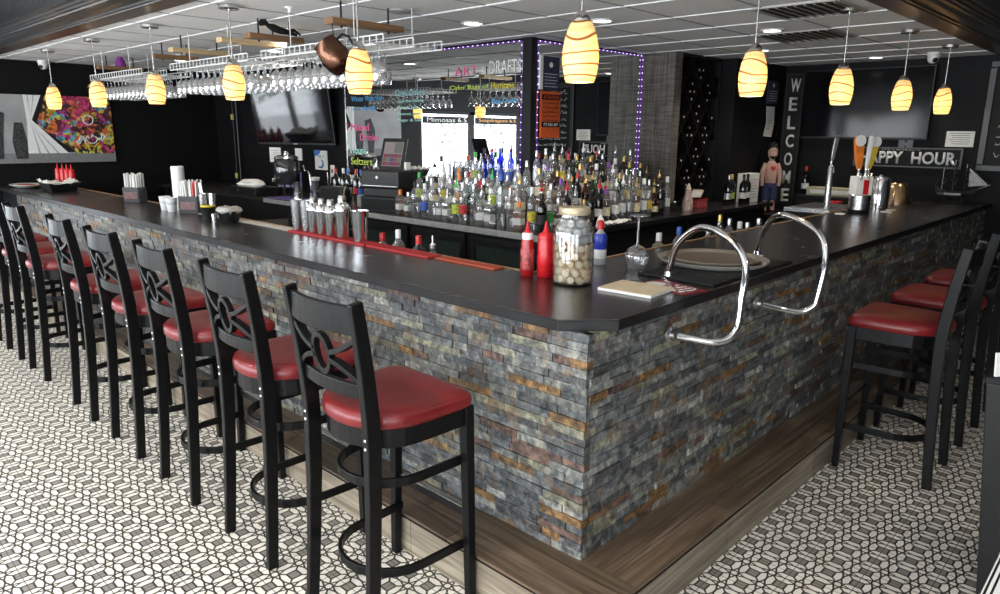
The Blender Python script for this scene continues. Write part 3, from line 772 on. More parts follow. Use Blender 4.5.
def mirrors():
    t = thing('mirror', 'tall wall mirror facing the long bar side, lettered in neon marker', 'mirror', (0, 0, 0), group='back bar mirrors')
    MB().bb(2.636, 2.649, 2.70, 5.27, 1.002, 2.42).build('glass', M_MIRROR, t)
    g = MB(); g.bb(2.632, 2.65, 5.27, 5.285, 1.0, 2.43); g.build('edge_trim', M_STEEL, t)
    neon = {}
    for n, c in dict(pink=(.80, .12, .30), white=(.75, .78, .76), lime=(.55, .72, .12), yellow=(.78, .66, .05), blue=(.10, .36, .66), cyan=(.30, .62, .66), mint=(.40, .74, .62)).items(): neon[n] = pm(n + '_marker', c, .7)
    rows = [('ART', 3.535, 3.24, 2.185, .075, 'pink'), ('&', 3.19, 3.13, 2.185, .06, 'white'), ('DRAFTS', 3.09, 2.72, 2.18, .11, 'white'), ('Cider Bags of', 3.60, 3.10, 2.055, .05, 'lime'), ('Hurricane', 3.07, 2.80, 2.06, .055, 'yellow'),
            ('Winter Wine Ale', 5.15, 4.62, 2.00, .055, 'blue'), ('on draft', 5.13, 4.73, 1.905, .05, 'blue'), ('Cook Other', 4.40, 3.97, 2.035, .06, 'cyan'),
            ('Apple Pear Dancing', 4.37, 3.97, 1.965, .035, 'mint'), ('Peach Jam', 4.37, 4.05, 1.905, .035, 'mint'), ('Peanut Jam', 4.37, 4.03, 1.845, .035, 'mint'), ('Sugar & Salt', 4.37, 4.0, 1.785, .035, 'mint'),
            ('Mixed', 5.18, 4.86, 1.70, .075, 'pink'), ('Drinks', 5.02, 4.70, 1.60, .07, 'pink'), ('House', 5.20, 4.92, 1.46, .075, 'mint'), ('Seltzers', 5.20, 4.82, 1.345, .075, 'lime'), ('Big Draft', 3.06, 2.76, 1.93, .05, 'blue')]
    for s, ya, yb, z, h, cname in rows:
        text_obj(s, neon[cname], t, (2.6345, ya, z), (0, -1, 0), (0, 0, 1), h, name='marker_writing', width=abs(ya - yb), extrude=.001, slant=.15 if cname in ('blue', 'cyan') else 0)
    t2 = thing('mirror', 'wall mirror facing the short bar side, beside the grey wooden column', 'mirror', (0, 0, 0), group='back bar mirrors')
    MB().bb(2.70, 4.255, 2.616, 2.629, 1.002, 2.42).build('glass', M_MIRROR, t2)
    p = thing('corner_post', 'black upright post where the two mirrors meet, edged with lights', 'post', (2.65, 2.63, 0))
    MB().bb(-.03, .045, -.03, .065, 1.241, 2.448).build('post', M_BLKM, p, bevel=.004)
    def strip(pts, lab):
        s = thing('light_strip', lab, 'light strip', (0, 0, 0), group='purple light strips round the mirrors')
        g = MB(); g.bar(pts, .009, .009, up=Vector((.3, .3, 1)) if abs(pts[0][2] - pts[1][2]) < .01 else Vector((1, 1, 0))); g.build('tape', M_PURPLE, s)
        a, b = Vector(pts[0]), Vector(pts[1]); n = int((b - a).length / .06); d = MB(); off = Vector((-.008, -.008, 0))
        for i in range(n):
            c = a + (b - a) * ((i + .5) / n) + off; d.box(c, (.007, .007, .007))
        x = d.build('diodes', M_LED, s); x['kind'] = 'stuff'
    strip([(2.625, 2.71, 2.425), (2.625, 5.27, 2.425)], 'purple light strip along the top of the lettered mirror')
    strip([(2.70, 2.605, 2.425), (4.25, 2.605, 2.425)], 'purple light strip along the top of the mirror by the column')
    strip([(2.612, 2.70, 1.26), (2.612, 2.70, 2.42)], 'upright light strip on the corner post, lettered mirror edge')
    strip([(2.70, 2.595, 1.26), (2.70, 2.595, 2.42)], 'upright light strip on the corner post, orange notice edge')
    strip([(4.252, 2.608, 1.02), (4.252, 2.608, 2.42)], 'upright light strip running down the grey wooden column')
    # notices hung on the mirror
    t = thing('notice_board', 'orange notice with black bars hanging beside the mirror corner post', 'sign', (0, 0, 0))
    MB().bb(2.735, 2.985, 2.585, 2.605, 1.655, 2.035).build('board', M_ORANGE, t, bevel=.002)
    MB().bb(2.742, 2.978, 2.582, 2.586, 1.965, 2.01).build('bar', M_BLKM, t); MB().bb(2.742, 2.978, 2.582, 2.586, 1.745, 1.785).build('bar', M_BLKM, t)
    text_obj('ATTENTION', M_ORANGE, t, (2.76, 2.582, 1.973), (1, 0, 0), (0, 0, 1), .027, width=.2)
    text_obj("IT'S THE LAW", M_WHITE, t, (2.77, 2.582, 1.752), (1, 0, 0), (0, 0, 1), .025, width=.18)
    g = MB()
    for i in range(5): scribble(g, (2.755, 2.584, 1.93 - i * .035), (1, 0, 0), (0, 0, 1), .2, .016, (0, -1, 0), 3 + i, .0016)
    g.build('small_print', M_BLKM, t)
    t = thing('notice_board', 'navy price board with pale lines and white edge above the orange notice', 'sign', (0, 0, 0))
    MB().bb(2.735, 2.95, 2.575, 2.60, 2.045, 2.31).build('board', M_NAVY, t); MB().bb(2.70, 2.7345, 2.57, 2.60, 2.045, 2.315).build('edge', M_WHITE, t)
    g = MB(); g.lathe([(0, 0), (.022, 0), (.022, .002), (0, .002)], 18, (2.84, 2.574, 2.245), Matrix.Rotation(PI / 2, 3, 'X')); g.build('emblem', M_WHITE, t)
    g = MB()
    for i in range(5): g.bb(2.76, 2.925 - .02 * (i % 2), 2.572, 2.5755, 2.17 - i * .025, 2.174 - i * .025)
    g.build('small_print', M_WHITE, t)
mirrors()

# ------------------------------------------------------------------ bottles
BK = {  # profile, cap radius, height, label band (z0, z1, r)
    'tall': ([(0, 0), (.036, 0), (.038, .004), (.038, .185), (.034, .205), (.019, .228), (.0145, .24), (.0145, .285), (0, .285)], .0155, .285, (.05, .15, .0386)),
    'round': ([(0, 0), (.043, 0), (.046, .006), (.046, .13), (.040, .165), (.022, .195), (.0155, .21), (.0155, .25), (0, .25)], .017, .25, (.03, .11, .0466)),
    'slim': ([(0, 0), (.030, 0), (.032, .005), (.032, .20), (.028, .225), (.016, .25), (.0135, .26), (.0135, .32), (0, .32)], .0145, .32, (.06, .16, .0326)),
    'wine': ([(0, 0), (.035, 0), (.037, .005), (.037, .19), (.031, .215), (.016, .235), (.0138, .25), (.0138, .30), (0, .30)], .0150, .30, (.05, .14, .0376)),
    'flare': ([(0, 0), (.032, 0), (.034, .005), (.041, .15), (.043, .175), (.036, .2), (.018, .215), (.0155, .225), (.0155, .27), (0, .27)], .017, .27, (.05, .13, .0415)),
    'square': ([(0, 0), (.046, 0), (.050, .005), (.050, .15), (.045, .168), (.018, .19), (.0155, .2), (.0155, .235), (0, .235)], .018, .235, (.035, .12, .0506)),
    'bulb': ([(0, 0), (.042, 0), (.050, .02), (.054, .06), (.048, .105), (.028, .14), (.016, .16), (.0145, .23), (0, .23)], .016, .23, (.03, .08, .0545)),
}
BM = {}
def bottle_mesh(kind, part, mat, capm=None):
    key = (kind, part, mat.name)
    if key in BM: return BM[key]
    prof, cr, h, (l0, l1, lr) = BK[kind]; seg = 4 if kind == 'square' else 14
    g = MB()
    rot = Matrix.Rotation(PI / 4, 3, 'Z') if kind == 'square' else None
    if part == 'body': g.lathe(prof, seg, M=rot)
    elif part == 'cap': g.lathe([(0, h - .045), (cr, h - .045), (cr * 1.02, h - .004), (cr * .9, h + .003), (0, h + .003)], 12)
    elif part == 'pourer': g.lathe([(0, h - .02), (cr, h - .02), (cr, h), (.006, h + .012), (.004, h + .05), (0, h + .052)], 10)
    elif part == 'label': g.lathe([(lr - .002, l0 + .012), (lr, l0 + .012), (lr, l1 - .018), (lr - .002, l1 - .018)], 24 if kind != 'square' else 4, M=rot)
    elif part == 'liquid': g.lathe([(max(0, r - .004), z + .004) for r, z in prof if z < h * .66] + [(0, h * .62)], seg, M=rot)
    me = g.mesh('bottle_' + part, mat, 40 if part != 'label' else 30); BM[key] = me; return me
def bottle(kind, bodym, capm, labm, loc, label, group, liquid=None, pourer=False, rotz=0, name='liquor_bottle', cat='bottle', s=1.0):
    o = bpy.data.objects.new(name, bottle_mesh(kind, 'body', bodym)); COL.objects.link(o); o.location = loc; o.rotation_euler = (0, 0, rotz); o.scale = (s, s, s)
    tag(o, label, cat, group)
    def ch(n, me):
        c = bpy.data.objects.new(n, me); COL.objects.link(c); c.parent = o
    ch('cap' if not pourer else 'pour_spout', bottle_mesh(kind, 'pourer' if pourer else 'cap', capm))
    if labm is not None: ch('paper_label', bottle_mesh(kind, 'label', labm))
    if liquid is not None: ch('liquid', bottle_mesh(kind, 'liquid', liquid))
    return o
def lab_mat(n, c): return pm(n, c, .6, var=.55, vscale=90)
LAB = {'white': lab_mat('label_white', (.72, .71, .68)), 'yellow': lab_mat('label_yellow', (.72, .52, .05)), 'red': lab_mat('label_red', (.55, .04, .04)), 'pink': lab_mat('label_pink', (.70, .22, .30)), 'blue': lab_mat('label_blue', (.06, .12, .48)),
       'green': lab_mat('label_green', (.07, .30, .08)), 'lime': lab_mat('label_lime', (.50, .62, .08)), 'orange': lab_mat('label_orange', (.60, .20, .04)), 'cream': lab_mat('label_cream', (.66, .56, .38)), 'black': lab_mat('label_black', (.03, .03, .03)), 'silver': pm('label_silver', (.55, .57, .58), .35, .6)}
CAPM = {'white': M_WHITE, 'black': M_BLKP, 'red': pm('cap_red', (.5, .02, .02), .35), 'orange': pm('cap_orange', (.72, .20, .03), .35), 'gold': pm('cap_gold', (.60, .42, .14), .3, .8), 'silver': pm('cap_silver', (.62, .62, .63), .25, .9), 'purple': pm('cap_purple', (.20, .06, .36), .35),
        'green': pm('cap_green', (.05, .42, .06), .4), 'blue': pm('cap_blue', (.04, .12, .5), .35), 'yellow': pm('cap_yellow', (.7, .5, .05), .4)}
GL = {'clear': glass('bottle_glass', (.97, .98, .98), .42, .04, .07), 'green': glass('green_glass', (.25, .50, .20), .3), 'dark': glass('dark_green_glass', (.05, .07, .04), .25), 'amber': glass('amber_glass', (.55, .24, .06), .3), 'frosted': M_FROST, 'blue': glass('blue_glass', (.06, .16, .75), .3, white=.06), 'pale': glass('pale_aqua_glass', (.82, .92, .92), .35)}  # white in the clear glass paints the brightness seen through the bottles
LQ = {'amber': glass('amber_spirit', (.55, .24, .06), .12, white=.10), 'brown': glass('brown_spirit', (.36, .11, .025), .12, white=.14), 'red': glass('red_liqueur', (.65, .06, .07), .12, white=.3), 'yellow': glass('yellow_liqueur', (.85, .72, .22), .12, white=.22),
      'peach': glass('peach_liqueur', (.92, .62, .42), .12, white=.15), 'green': glass('green_liqueur', (.30, .62, .20), .12, white=.22)}
SEEN = {}
def pick(rg, side):
    """(kind, glass, cap, label, liquid)"""
    if side == 'L':
        return rg.choice([('tall', 'clear', 'silver', 'white', None), ('tall', 'clear', 'white', 'blue', None), ('round', 'clear', 'silver', 'silver', None), ('slim', 'clear', 'black', 'white', None), ('flare', 'clear', 'silver', 'pink', None),
                          ('square', 'clear', 'orange', 'white', 'peach'), ('tall', 'clear', 'green', 'lime', None), ('slim', 'clear', 'white', 'yellow', None), ('round', 'clear', 'gold', 'cream', None), ('tall', 'pale', 'blue', 'silver', None), ('slim', 'clear', 'silver', None, None), ('tall', 'clear', 'black', None, None), ('round', 'clear', 'silver', 'white', None), ('tall', 'pale', 'silver', None, None), ('square', 'clear', 'white', None, None),
                          ('square', 'clear', 'silver', 'white', None), ('bulb', 'frosted', 'silver', None, None), ('flare', 'clear', 'red', 'red', None), ('slim', 'clear', 'silver', 'red', None), ('round', 'pale', 'silver', None, None), ('tall', 'clear', 'orange', 'orange', None), ('round', 'clear', 'black', 'cream', 'brown')])
    return rg.choice([('tall', 'clear', 'gold', 'cream', 'amber'), ('square', 'clear', 'black', 'black', 'brown'), ('tall', 'green', 'gold', None, None), ('round', 'clear', 'red', 'red', 'brown'), ('slim', 'clear', 'white', 'white', None), ('flare', 'clear', 'orange', None, 'brown'), ('slim', 'clear', 'silver', None, None), ('tall', 'clear', 'silver', None, 'brown'), ('round', 'clear', 'black', None, None), ('tall', 'dark', 'black', 'white', None),
                      ('tall', 'clear', 'purple', 'cream', 'brown'), ('round', 'amber', 'gold', 'cream', None), ('wine', 'dark', 'red', 'white', None), ('slim', 'clear', 'silver', 'silver', None), ('bulb', 'clear', 'gold', 'cream', 'amber'), ('square', 'clear', 'red', 'white', 'red'),
                      ('tall', 'dark', 'black', 'black', None), ('round', 'clear', 'silver', 'white', 'amber'), ('slim', 'clear', 'silver', 'yellow', None), ('tall', 'clear', 'white', 'green', None)])
SHAPE = {'tall': 'straight', 'round': 'stout', 'slim': 'slim', 'wine': 'wine', 'flare': 'flared', 'square': 'square', 'bulb': 'bulbous'}
def shelves():
    rows = [('front row', 1.93, 1.0), ('second tier', 2.145, 1.08), ('third tier', 2.315, 1.16), ('top tier', 2.52, 1.24)]
    rg = random.Random(21)
    for ri, (rn_, d, z) in enumerate(rows):
        y = 3.46 if ri < 3 else 3.24; k = 0
        while y > d + .035:
            k += 1; kd, gm, cp, lb, lq = pick(rg, 'L')
            if ri == 3 and k == 3: kd, gm, cp, lb, lq = 'slim', 'blue', 'black', None, None
            if ri == 3 and k in (4, 5): kd, gm, cp, lb, lq = 'slim', 'blue', 'red' if k == 4 else 'blue', 'blue', None
            po = rg.random() < .34
            lab = '%s %s glass bottle, %s %s, %s from the cash register, %s' % (SHAPE[kd], gm, cp, 'spout' if po else 'cap', ORD[min(k, 25)], rn_)
            bottle(kd, GL[gm], CAPM[cp], LAB[lb] if lb else None, (d + rg.uniform(-.014, .014), y, z + .0012), lab, 'bottles on the register side of the back bar', LQ[lq] if lq else None, po, rg.uniform(-.5, .5), s=rg.uniform(.92, 1.03) * (.88 if kd in ('bulb', 'square') else 1))
            y -= rg.uniform(.094, .106)
        x = d + .03; k = 0; pts = []
        xe = (3.72, 3.80, 3.86, 3.9)[ri]
        while x < xe: pts.append(x); x += rg.uniform(.094, .108)
        for k, x in enumerate(reversed(pts)):
            kd, gm, cp, lb, lq = pick(rg, 'R')
            po = rg.random() < .36
            lab = '%s %s glass bottle, %s %s, %s from the wooden column, %s' % (SHAPE[kd], gm, cp, 'spout' if po else 'cap', ORD[min(k + 1, 25)], rn_)
            bottle(kd, GL[gm], CAPM[cp], LAB[lb] if lb else None, (x, d - (.072 if ri else .03) + rg.uniform(-.014, .014), z + .0012), lab, 'bottles on the column side of the back bar', LQ[lq] if lq else None, po, rg.uniform(-.5, .5), s=rg.uniform(.92, 1.03) * (.86 if kd in ('bulb', 'square') else 1))
shelves()
# ------------------------------------------------------------------ stemware racks, planks, copper pots
def racks():
    spans = [(5.62, 7.02, 'farthest, over the far end of the bar'), (3.62, 4.98, 'middle one of three over the bar'), (2.02, 3.42, 'nearest the corner of the bar')]
    x0, x1, z0, z1 = .70, 1.14, 2.185, 2.235
    glass_src = None; rg = random.Random(9)
    for i, (a, b, n) in enumerate(spans):
        t = thing('stemware_rack', 'white wire stemware rack hanging from the ceiling, ' + n, 'glass rack', (0, 0, 0), group='hanging stemware racks')
        for x in (x0, (x0 + x1) / 2, x1):
            g = MB(); g.bar([(x, a, z0), (x, b, z0)], .007, .007); g.bar([(x, a, z1), (x, b, z1)], .007, .007)
            n_ = int((b - a) / .062)
            for k in range(n_ + 1):
                y = a + (b - a) * k / n_; g.bar([(x, y, z0), (x, y, z1)], .006, .006, up=Vector((0, 1, 0)))
            g.build('side_ladder', M_WHITE, t)
        g = MB(); k = 0; y = a + .02
        while y < b - .06:
            for dy in (.012, .072): g.bar([(x0, y + dy, z0 + .004), (x1, y + dy, z0 + .004)], .005, .005)
            y += .105
        g.build('glass_channels', M_WHITE, t)
        for yy in (a + .28, b - .40):
            for x in (x0, x1): rod((x, yy, z1), (x, yy, ZC), .003, 6).build('hanger', M_WHITE, t)
        y = a + .062 + (.42 if i == 2 else 0)
        while y < b - .02:
            for c in range(4):
                x = x0 + .065 + c * (x1 - x0 - .13) / 3
                if glass_src is None:
                    o = thing('stemmed_glass', 'upside-down stemmed glass hanging by its foot in the white wire racks', 'wine glass', (0, 0, 0), group='glasses hanging in the wire racks')
                    g = MB(); g.lathe([(0, .008), (.033, .006), (.034, .004), (.012, 0), (.0045, -.006), (.004, -.075), (.008, -.085)], 12); g.build('stem', M_GLASSW, o, smooth=60)
                    g = MB(); g.lathe([(.006, -.083), (.024, -.095), (.038, -.118), (.042, -.145), (.040, -.178), (.036, -.196), (.0345, -.196), (.0385, -.178), (.0405, -.145), (.0365, -.119), (.022, -.097), (.0, -.09)], 14); g.build('bowl', M_GLASSW, o, smooth=60)
                    glass_src = o; o.location = (x, y, z0 + .006)
                else: dup(glass_src, (x, y, z0 + .006), rg.uniform(0, 6))
            y += .105
    o = dup(glass_src, (.665, 2.02, 2.175), .3, 'single upside-down stemmed glass at the bare front end of the nearest rack')
    del o['group']
racks()
def plank(xa, xb, y, m, lab, z=2.33, w=.09):
    t = thing('hanging_plank', lab, 'plank', (0, 0, 0), group='wooden planks hung from the ceiling')
    g = MB(); g.cur = (1, 1, 1); g.bb(xa, xb, y - w / 2, y + w / 2, z - .018, z + .018); g.build('board', m, t, bevel=.003)
    for x in (xa + .09, xb - .09): rod((x, y, z - .035), (x, y, ZC), .006, 8).build('rod', M_BLKM, t)
plank(.59, 1.12, 2.40, M_PLANK, 'brown wooden plank on two black rods, nearest, above the copper mug')
plank(.60, 1.02, 3.42, M_PLANK, 'brown wooden plank carrying the little dark figure beside a glowing light')
plank(.58, 1.10, 3.80, M_PLANKL, 'pale wooden plank just behind the plank with the dark figure')
plank(.62, 1.10, 4.75, M_PLANKL, 'pale wooden plank in the middle of the hanging row')
plank(.72, 1.12, 5.40, M_PLANK, 'brown wooden plank behind the fourth pendant')
plank(.80, 1.25, 7.08, M_PLANK, 'brown wooden plank farthest back, carrying the purple ornament')
# purple ornament and dark figure on the planks
t = thing('purple_ornament', 'small purple bird-like ornament on the farthest hanging plank', 'ornament', (1.03, 7.08, 2.349)); pp = pm('purple_felt', (.22, .03, .25), .7)
g = MB(); g.lathe([(0, 0), (.05, 0), (.055, .03), (.04, .07), (.022, .10), (.024, .12), (.012, .14), (0, .145)], 14); g.build('body', pp, t, smooth=60)
g = MB(); g.tube([(-.02, 0, .12), (-.07, 0, .14), (-.13, 0, .135)], [.016, .012, .005], 8); g.build('tail', pp, t, smooth=60)
t = thing('reclining_figurine', 'small dark reclining figurine lying along the hanging plank by the light', 'figurine', (.68, 3.383, 2.351))
g = MB(); g.tube([(0, 0, .055), (.02, 0, .07), (.04, 0, .075), (.06, 0, .06)], [.012, .024, .022, .014], 10); g.build('head', M_BLKM, t, smooth=60)
g = MB(); g.tube([(.06, 0, .055), (.10, 0, .045), (.16, 0, .03), (.22, .0, .025), (.29, .01, .012)], [.014, .026, .024, .018, .009], 10); g.tube([(.2, -.02, .025), (.25, -.025, .04), (.30, -.025, .012)], [.015, .012, .008], 8); g.build('body', M_BLKM, t, smooth=60)
_a = Vector((-.6 * .69, .6 * .72, .8)).normalized(); _x = Vector((.8 * .69, -.8 * .72, .6)); _x = (_x - _a * _x.dot(_a)).normalized()
MUG = Matrix((_x, _a.cross(_x), _a)).transposed().to_euler()
def copper_mug(loc, rot, s, lab):
    t = thing('copper_mug', lab, 'copper mug', loc, group='copper mugs hung over the bar'); t.rotation_euler = rot; t.scale = (s, s, s)
    o = [(0, -.10), (.045, -.10), (.066, -.085), (.082, -.045), (.086, 0), (.080, .05), (.070, .09), (.073, .098), (.073, .102)]
    g = MB(); g.lathe(o + [(.069, .10), (.066, .09), (.076, .05), (.082, 0), (.078, -.044), (.06, -.08), (0, -.092)], 26); g.build('body', M_COPPER, t, smooth=50)
    g = MB(); g.tube([(.075, 0, .07), (.115, 0, .072), (.135, 0, .04), (.128, 0, -.02), (.10, 0, -.05), (.082, 0, -.045)], .007, 8); g.build('handle', M_BLKM, t, smooth=60)
    g = MB(); g.lathe([(.0865, -.01), (.0885, -.01), (.0885, .01), (.0865, .01), (.0865, -.01)], 26); g.build('band', M_COPPER, t, smooth=50)
copper_mug((.60, 2.36, 2.125), MUG, 1.0, 'large dark copper mug dangling beside the pendant nearest the television')
copper_mug((.80, 7.10, 2.07), MUG, 1.0, 'copper mug dangling at the far end beside the painting')
rod((.60, 2.40, 2.20), (.60, 2.40, 2.31), .003, 6); g = rod((.615, 2.385, 2.20), (.615, 2.40, 2.312), .003, 6); tag(g.build('wire_hook', M_BLKM), 'thin black wire hook from the nearest plank to the copper mug', 'hook')
g = rod((.80, 7.08, 2.15), (.82, 7.08, 2.312), .003, 6); tag(g.build('wire_hook', M_BLKM), 'thin black wire hook from the farthest plank to the far copper mug', 'hook')

# ------------------------------------------------------------------ far wall: painting, cables
def painting():
    t = thing('painting', 'wide canvas of grey drapes and bright abstract paint on the far black wall', 'painting', (0, 0, 0))
    x0, x1, z0, z1, y = -.56, 1.30, 1.30, 2.07, 8.36
    MB().bb(x0, x1, y, y + .035, z0, z1).build('canvas', pm('grey_paint', (.34, .34, .34), .7, var=.15, vscale=4), t)
    yy = y - .002
    def poly(pts, m, n, d=.0):
        v = [(px, yy - d, pz) for px, pz in pts]; g = MB(); k = len(v)
        g.add(v + [(a, b + .002, c) for a, b, c in v], [tuple(range(k)), tuple(range(2 * k - 1, k - 1, -1))] + [(i, k + i, k + (i + 1) % k, (i + 1) % k) for i in range(k)]); return g.build(n, m, t)
    poly([(.58, z1), (x1, z1), (x1, z0 + .10), (.82, z0 + .10), (.46, 1.72)], M_GRAF, 'abstract_colour')
    poly([(.46, z1), (.60, z1), (.56, 1.95), (.48, 1.74), (.86, z0 + .12), (.72, z0 + .12), (.40, 1.70)], M_BLKM, 'dark_shadow', .001)
    poly([(.38, z1), (.56, z1), (.44, 1.79), (.78, z0 + .11), (.36, z0 + .11), (.39, 1.75)], M_WHITE, 'pale_drape', .002)
    gp = pm('drape_grey', (.42, .42, .42), .8)
    for a, b in ((.42, .43), (.48, .475)): poly([(a, z1), (a + .012, z1), (.43, 1.79)], gp, 'drape_fold', .003)
    for q in (.47, .56, .66): poly([(.425, 1.76), (q + .02, z0 + .11), (q, z0 + .11)], gp, 'drape_fold', .003)
    poly([(x0, z0), (x1, z0), (x1, z0 + .10), (x0, z0 + .12)], pm('pavement_grey', (.20, .20, .20), .7), 'grey_base', .001)
    # plain dark abstract blocks on the grey half
    d = pm('ink_splash', (.035, .035, .036), .7, var=.9, vscale=40)
    poly([(.02, z0 + .05), (.12, z0 + .05), (.14, 1.62), (.18, 1.86), (.06, 1.90), (-.02, 1.70)], d, 'ink_shape', .002)
    poly([(.24, z0 + .05), (.36, z0 + .05), (.37, 1.55), (.34, 1.76), (.26, 1.76), (.22, 1.55)], d, 'ink_shape', .002)
    g = MB()
    for i in range(3): scribble(g, (.88, yy, 1.50 + i * .012), (1, 0, .12), (0, 0, 1), .34, .09, (0, -1, 0), 70 + i, .006)
    g.build('white_scrawl', M_WHITE, t)
    g = MB(); g.tube([(1.03 + .055 * math.cos(a), yy - .003, 1.80 + .055 * math.sin(a)) for a in [2 * PI * i / 18 for i in range(18)]], .006, 5, closed=True); g.build('white_ring', M_WHITE, t)
painting()
for i, x in enumerate((2.55, 2.60)):
    t = thing('hanging_cable', ['thin black cable hanging in the far corner, the one with yellow tags', 'thin grey cable hanging in the far corner behind the tagged one'][i], 'cable', (x, 7.70, 0))
    rod((0, 0, 1.0), (0, 0, ZC), .008, 6).build('cord', M_BLKP if i == 0 else pm('cable_grey', (.12, .12, .12), .5), t)
    if i == 0:
        for z in (1.86, 1.11): MB().box((-.012, -.01, z), (.035, .02, .07)).build('tag', pm('yellow_tag', (.62, .58, .16), .5), t, bevel=.004)

# ------------------------------------------------------------------ televisions
def tv(loc, yaw, tilt, w, lab, wall_arm):
    t = thing('television', lab, 'television', loc); h = w * .57
    t.rotation_euler = (0, tilt, yaw)
    MB().bb(-.035, 0, -w / 2, w / 2, -h / 2, h / 2).build('case', M_BLKP, t, bevel=.004)
    MB().bb(0, .003, -w / 2 + .012, w / 2 - .012, -h / 2 + .022, h / 2 - .012).build('screen', (M_TVGLASS if wall_arm < .1 else pm('glossy_screen_glass', (.004, .004, .005), .05, spec=1.0)), t)
    MB().bb(0, .004, -.03, .03, -h / 2 + .006, -h / 2 + .014).build('badge', M_SILVER, t)
    MB().bb(-.035 - wall_arm, -.035, -.09, .09, -.1, .1).build('wall_bracket', M_BLKM, t)
tv((2.38, 5.96, 1.866), -2.86, .145, 1.16, 'large television angled from the wall above the drink dispenser', .14)
tv((6.33, 1.21, 2.02), PI, 0.0, 1.27, 'large dark television flat on the right wall above the beer taps', .03)

# ------------------------------------------------------------------ right wall signs
def right_wall():
    X = 6.4
    t = thing('happy_hour_sign', 'long framed dark sign reading HAPPY HOUR in pale block letters', 'sign', (0, 0, 0))
    MB().bb(X - .03, X - .005, .26, 1.25, 1.385, 1.575).build('board', pm('sign_black', (.008, .008, .008), .6, var=.4, spec=.2), t)
    g = MB()
    for a, b, za, zb in ((.25, 1.26, 1.565, 1.58), (.25, 1.26, 1.38, 1.395), (.25, .268, 1.395, 1.565), (1.242, 1.26, 1.395, 1.565)): g.bb(X - .036, X - .004, a, b, za, zb)
    g.build('frame', pm('sign_frame', (.05, .05, .05), .4), t)
    cg = pm('worn_white_letters', (.62, .62, .60), .7, var=.3, vscale=60)
    text_obj('HAPPY', cg, t, (X - .031, 1.20, 1.415), (0, -1, 0), (0, 0, 1), .125, width=.42, bold=.03); text_obj('HOUR', cg, t, (X - .031, .70, 1.415), (0, -1, 0), (0, 0, 1), .125, width=.40, bold=.03)
    text_obj("IT'S 5 O'CLOCK", cg, t, (X - .031, .98, 1.551), (0, -1, 0), (0, 0, 1), .010, width=.36)
    t = thing('paper_notice', 'white framed paper notice on the dark right wall above the HAPPY HOUR sign', 'notice', (0, 0, 0))
    MB().bb(X - .012, X - .002, .18, .42, 1.595, 1.745).build('sheet', M_PAPER, t); g = MB()
    for i in range(6): g.bb(X - .0135, X - .0118, .21 + .01 * (i % 2), .39 - .012 * (i % 3), 1.722 - i * .02, 1.726 - i * .02)
    g.build('print', M_BLKM, t)
    t = thing('wall_plate', 'grey double switch plate above the letters HAPPY', 'switch plate', (X - .012, .775, 1.615))
    MB().bb(0, .01, -.07, .07, -.06, .06).build('plate', pm('plate_grey', (.12, .12, .125), .4), t, bevel=.003)
    for z in (-.03, .03):
        MB().bb(-.004, 0, -.012, .012, z - .012, z + .012).build('button', M_BLKP, t)
    # chalkboard
    t = thing('chalkboard', 'tall framed chalkboard with white handwriting at the right edge of the wall', 'chalkboard', (0, 0, 0))
    a, b, za, zb = -1.05, .10, 1.40, 2.36
    MB().bb(X - .02, X - .004, a, b, za, zb).build('slate', M_BOARD, t); g = MB()
    for p, q, r, s in ((a - .03, b + .03, zb - .03, zb + .03), (a - .03, b + .03, za - .03, za + .03), (a - .03, a + .03, za + .03, zb - .03), (b - .03, b + .03, za + .03, zb - .03)): g.bb(X - .04, X - .003, p, q, r, s)
    g.build('frame', M_FASCIA, t, bevel=.006); g = MB()
    for i in range(9): scribble(g, (X - .021, b - .10, 2.24 - i * .092), (0, -1, 0), (0, 0, 1), .75 + .1 * (i % 3), .04 if i else .06, (-1, 0, 0), 20 + i, .0035)
    g.build('chalk_writing', M_CHALK, t)
right_wall_done = right_wall()
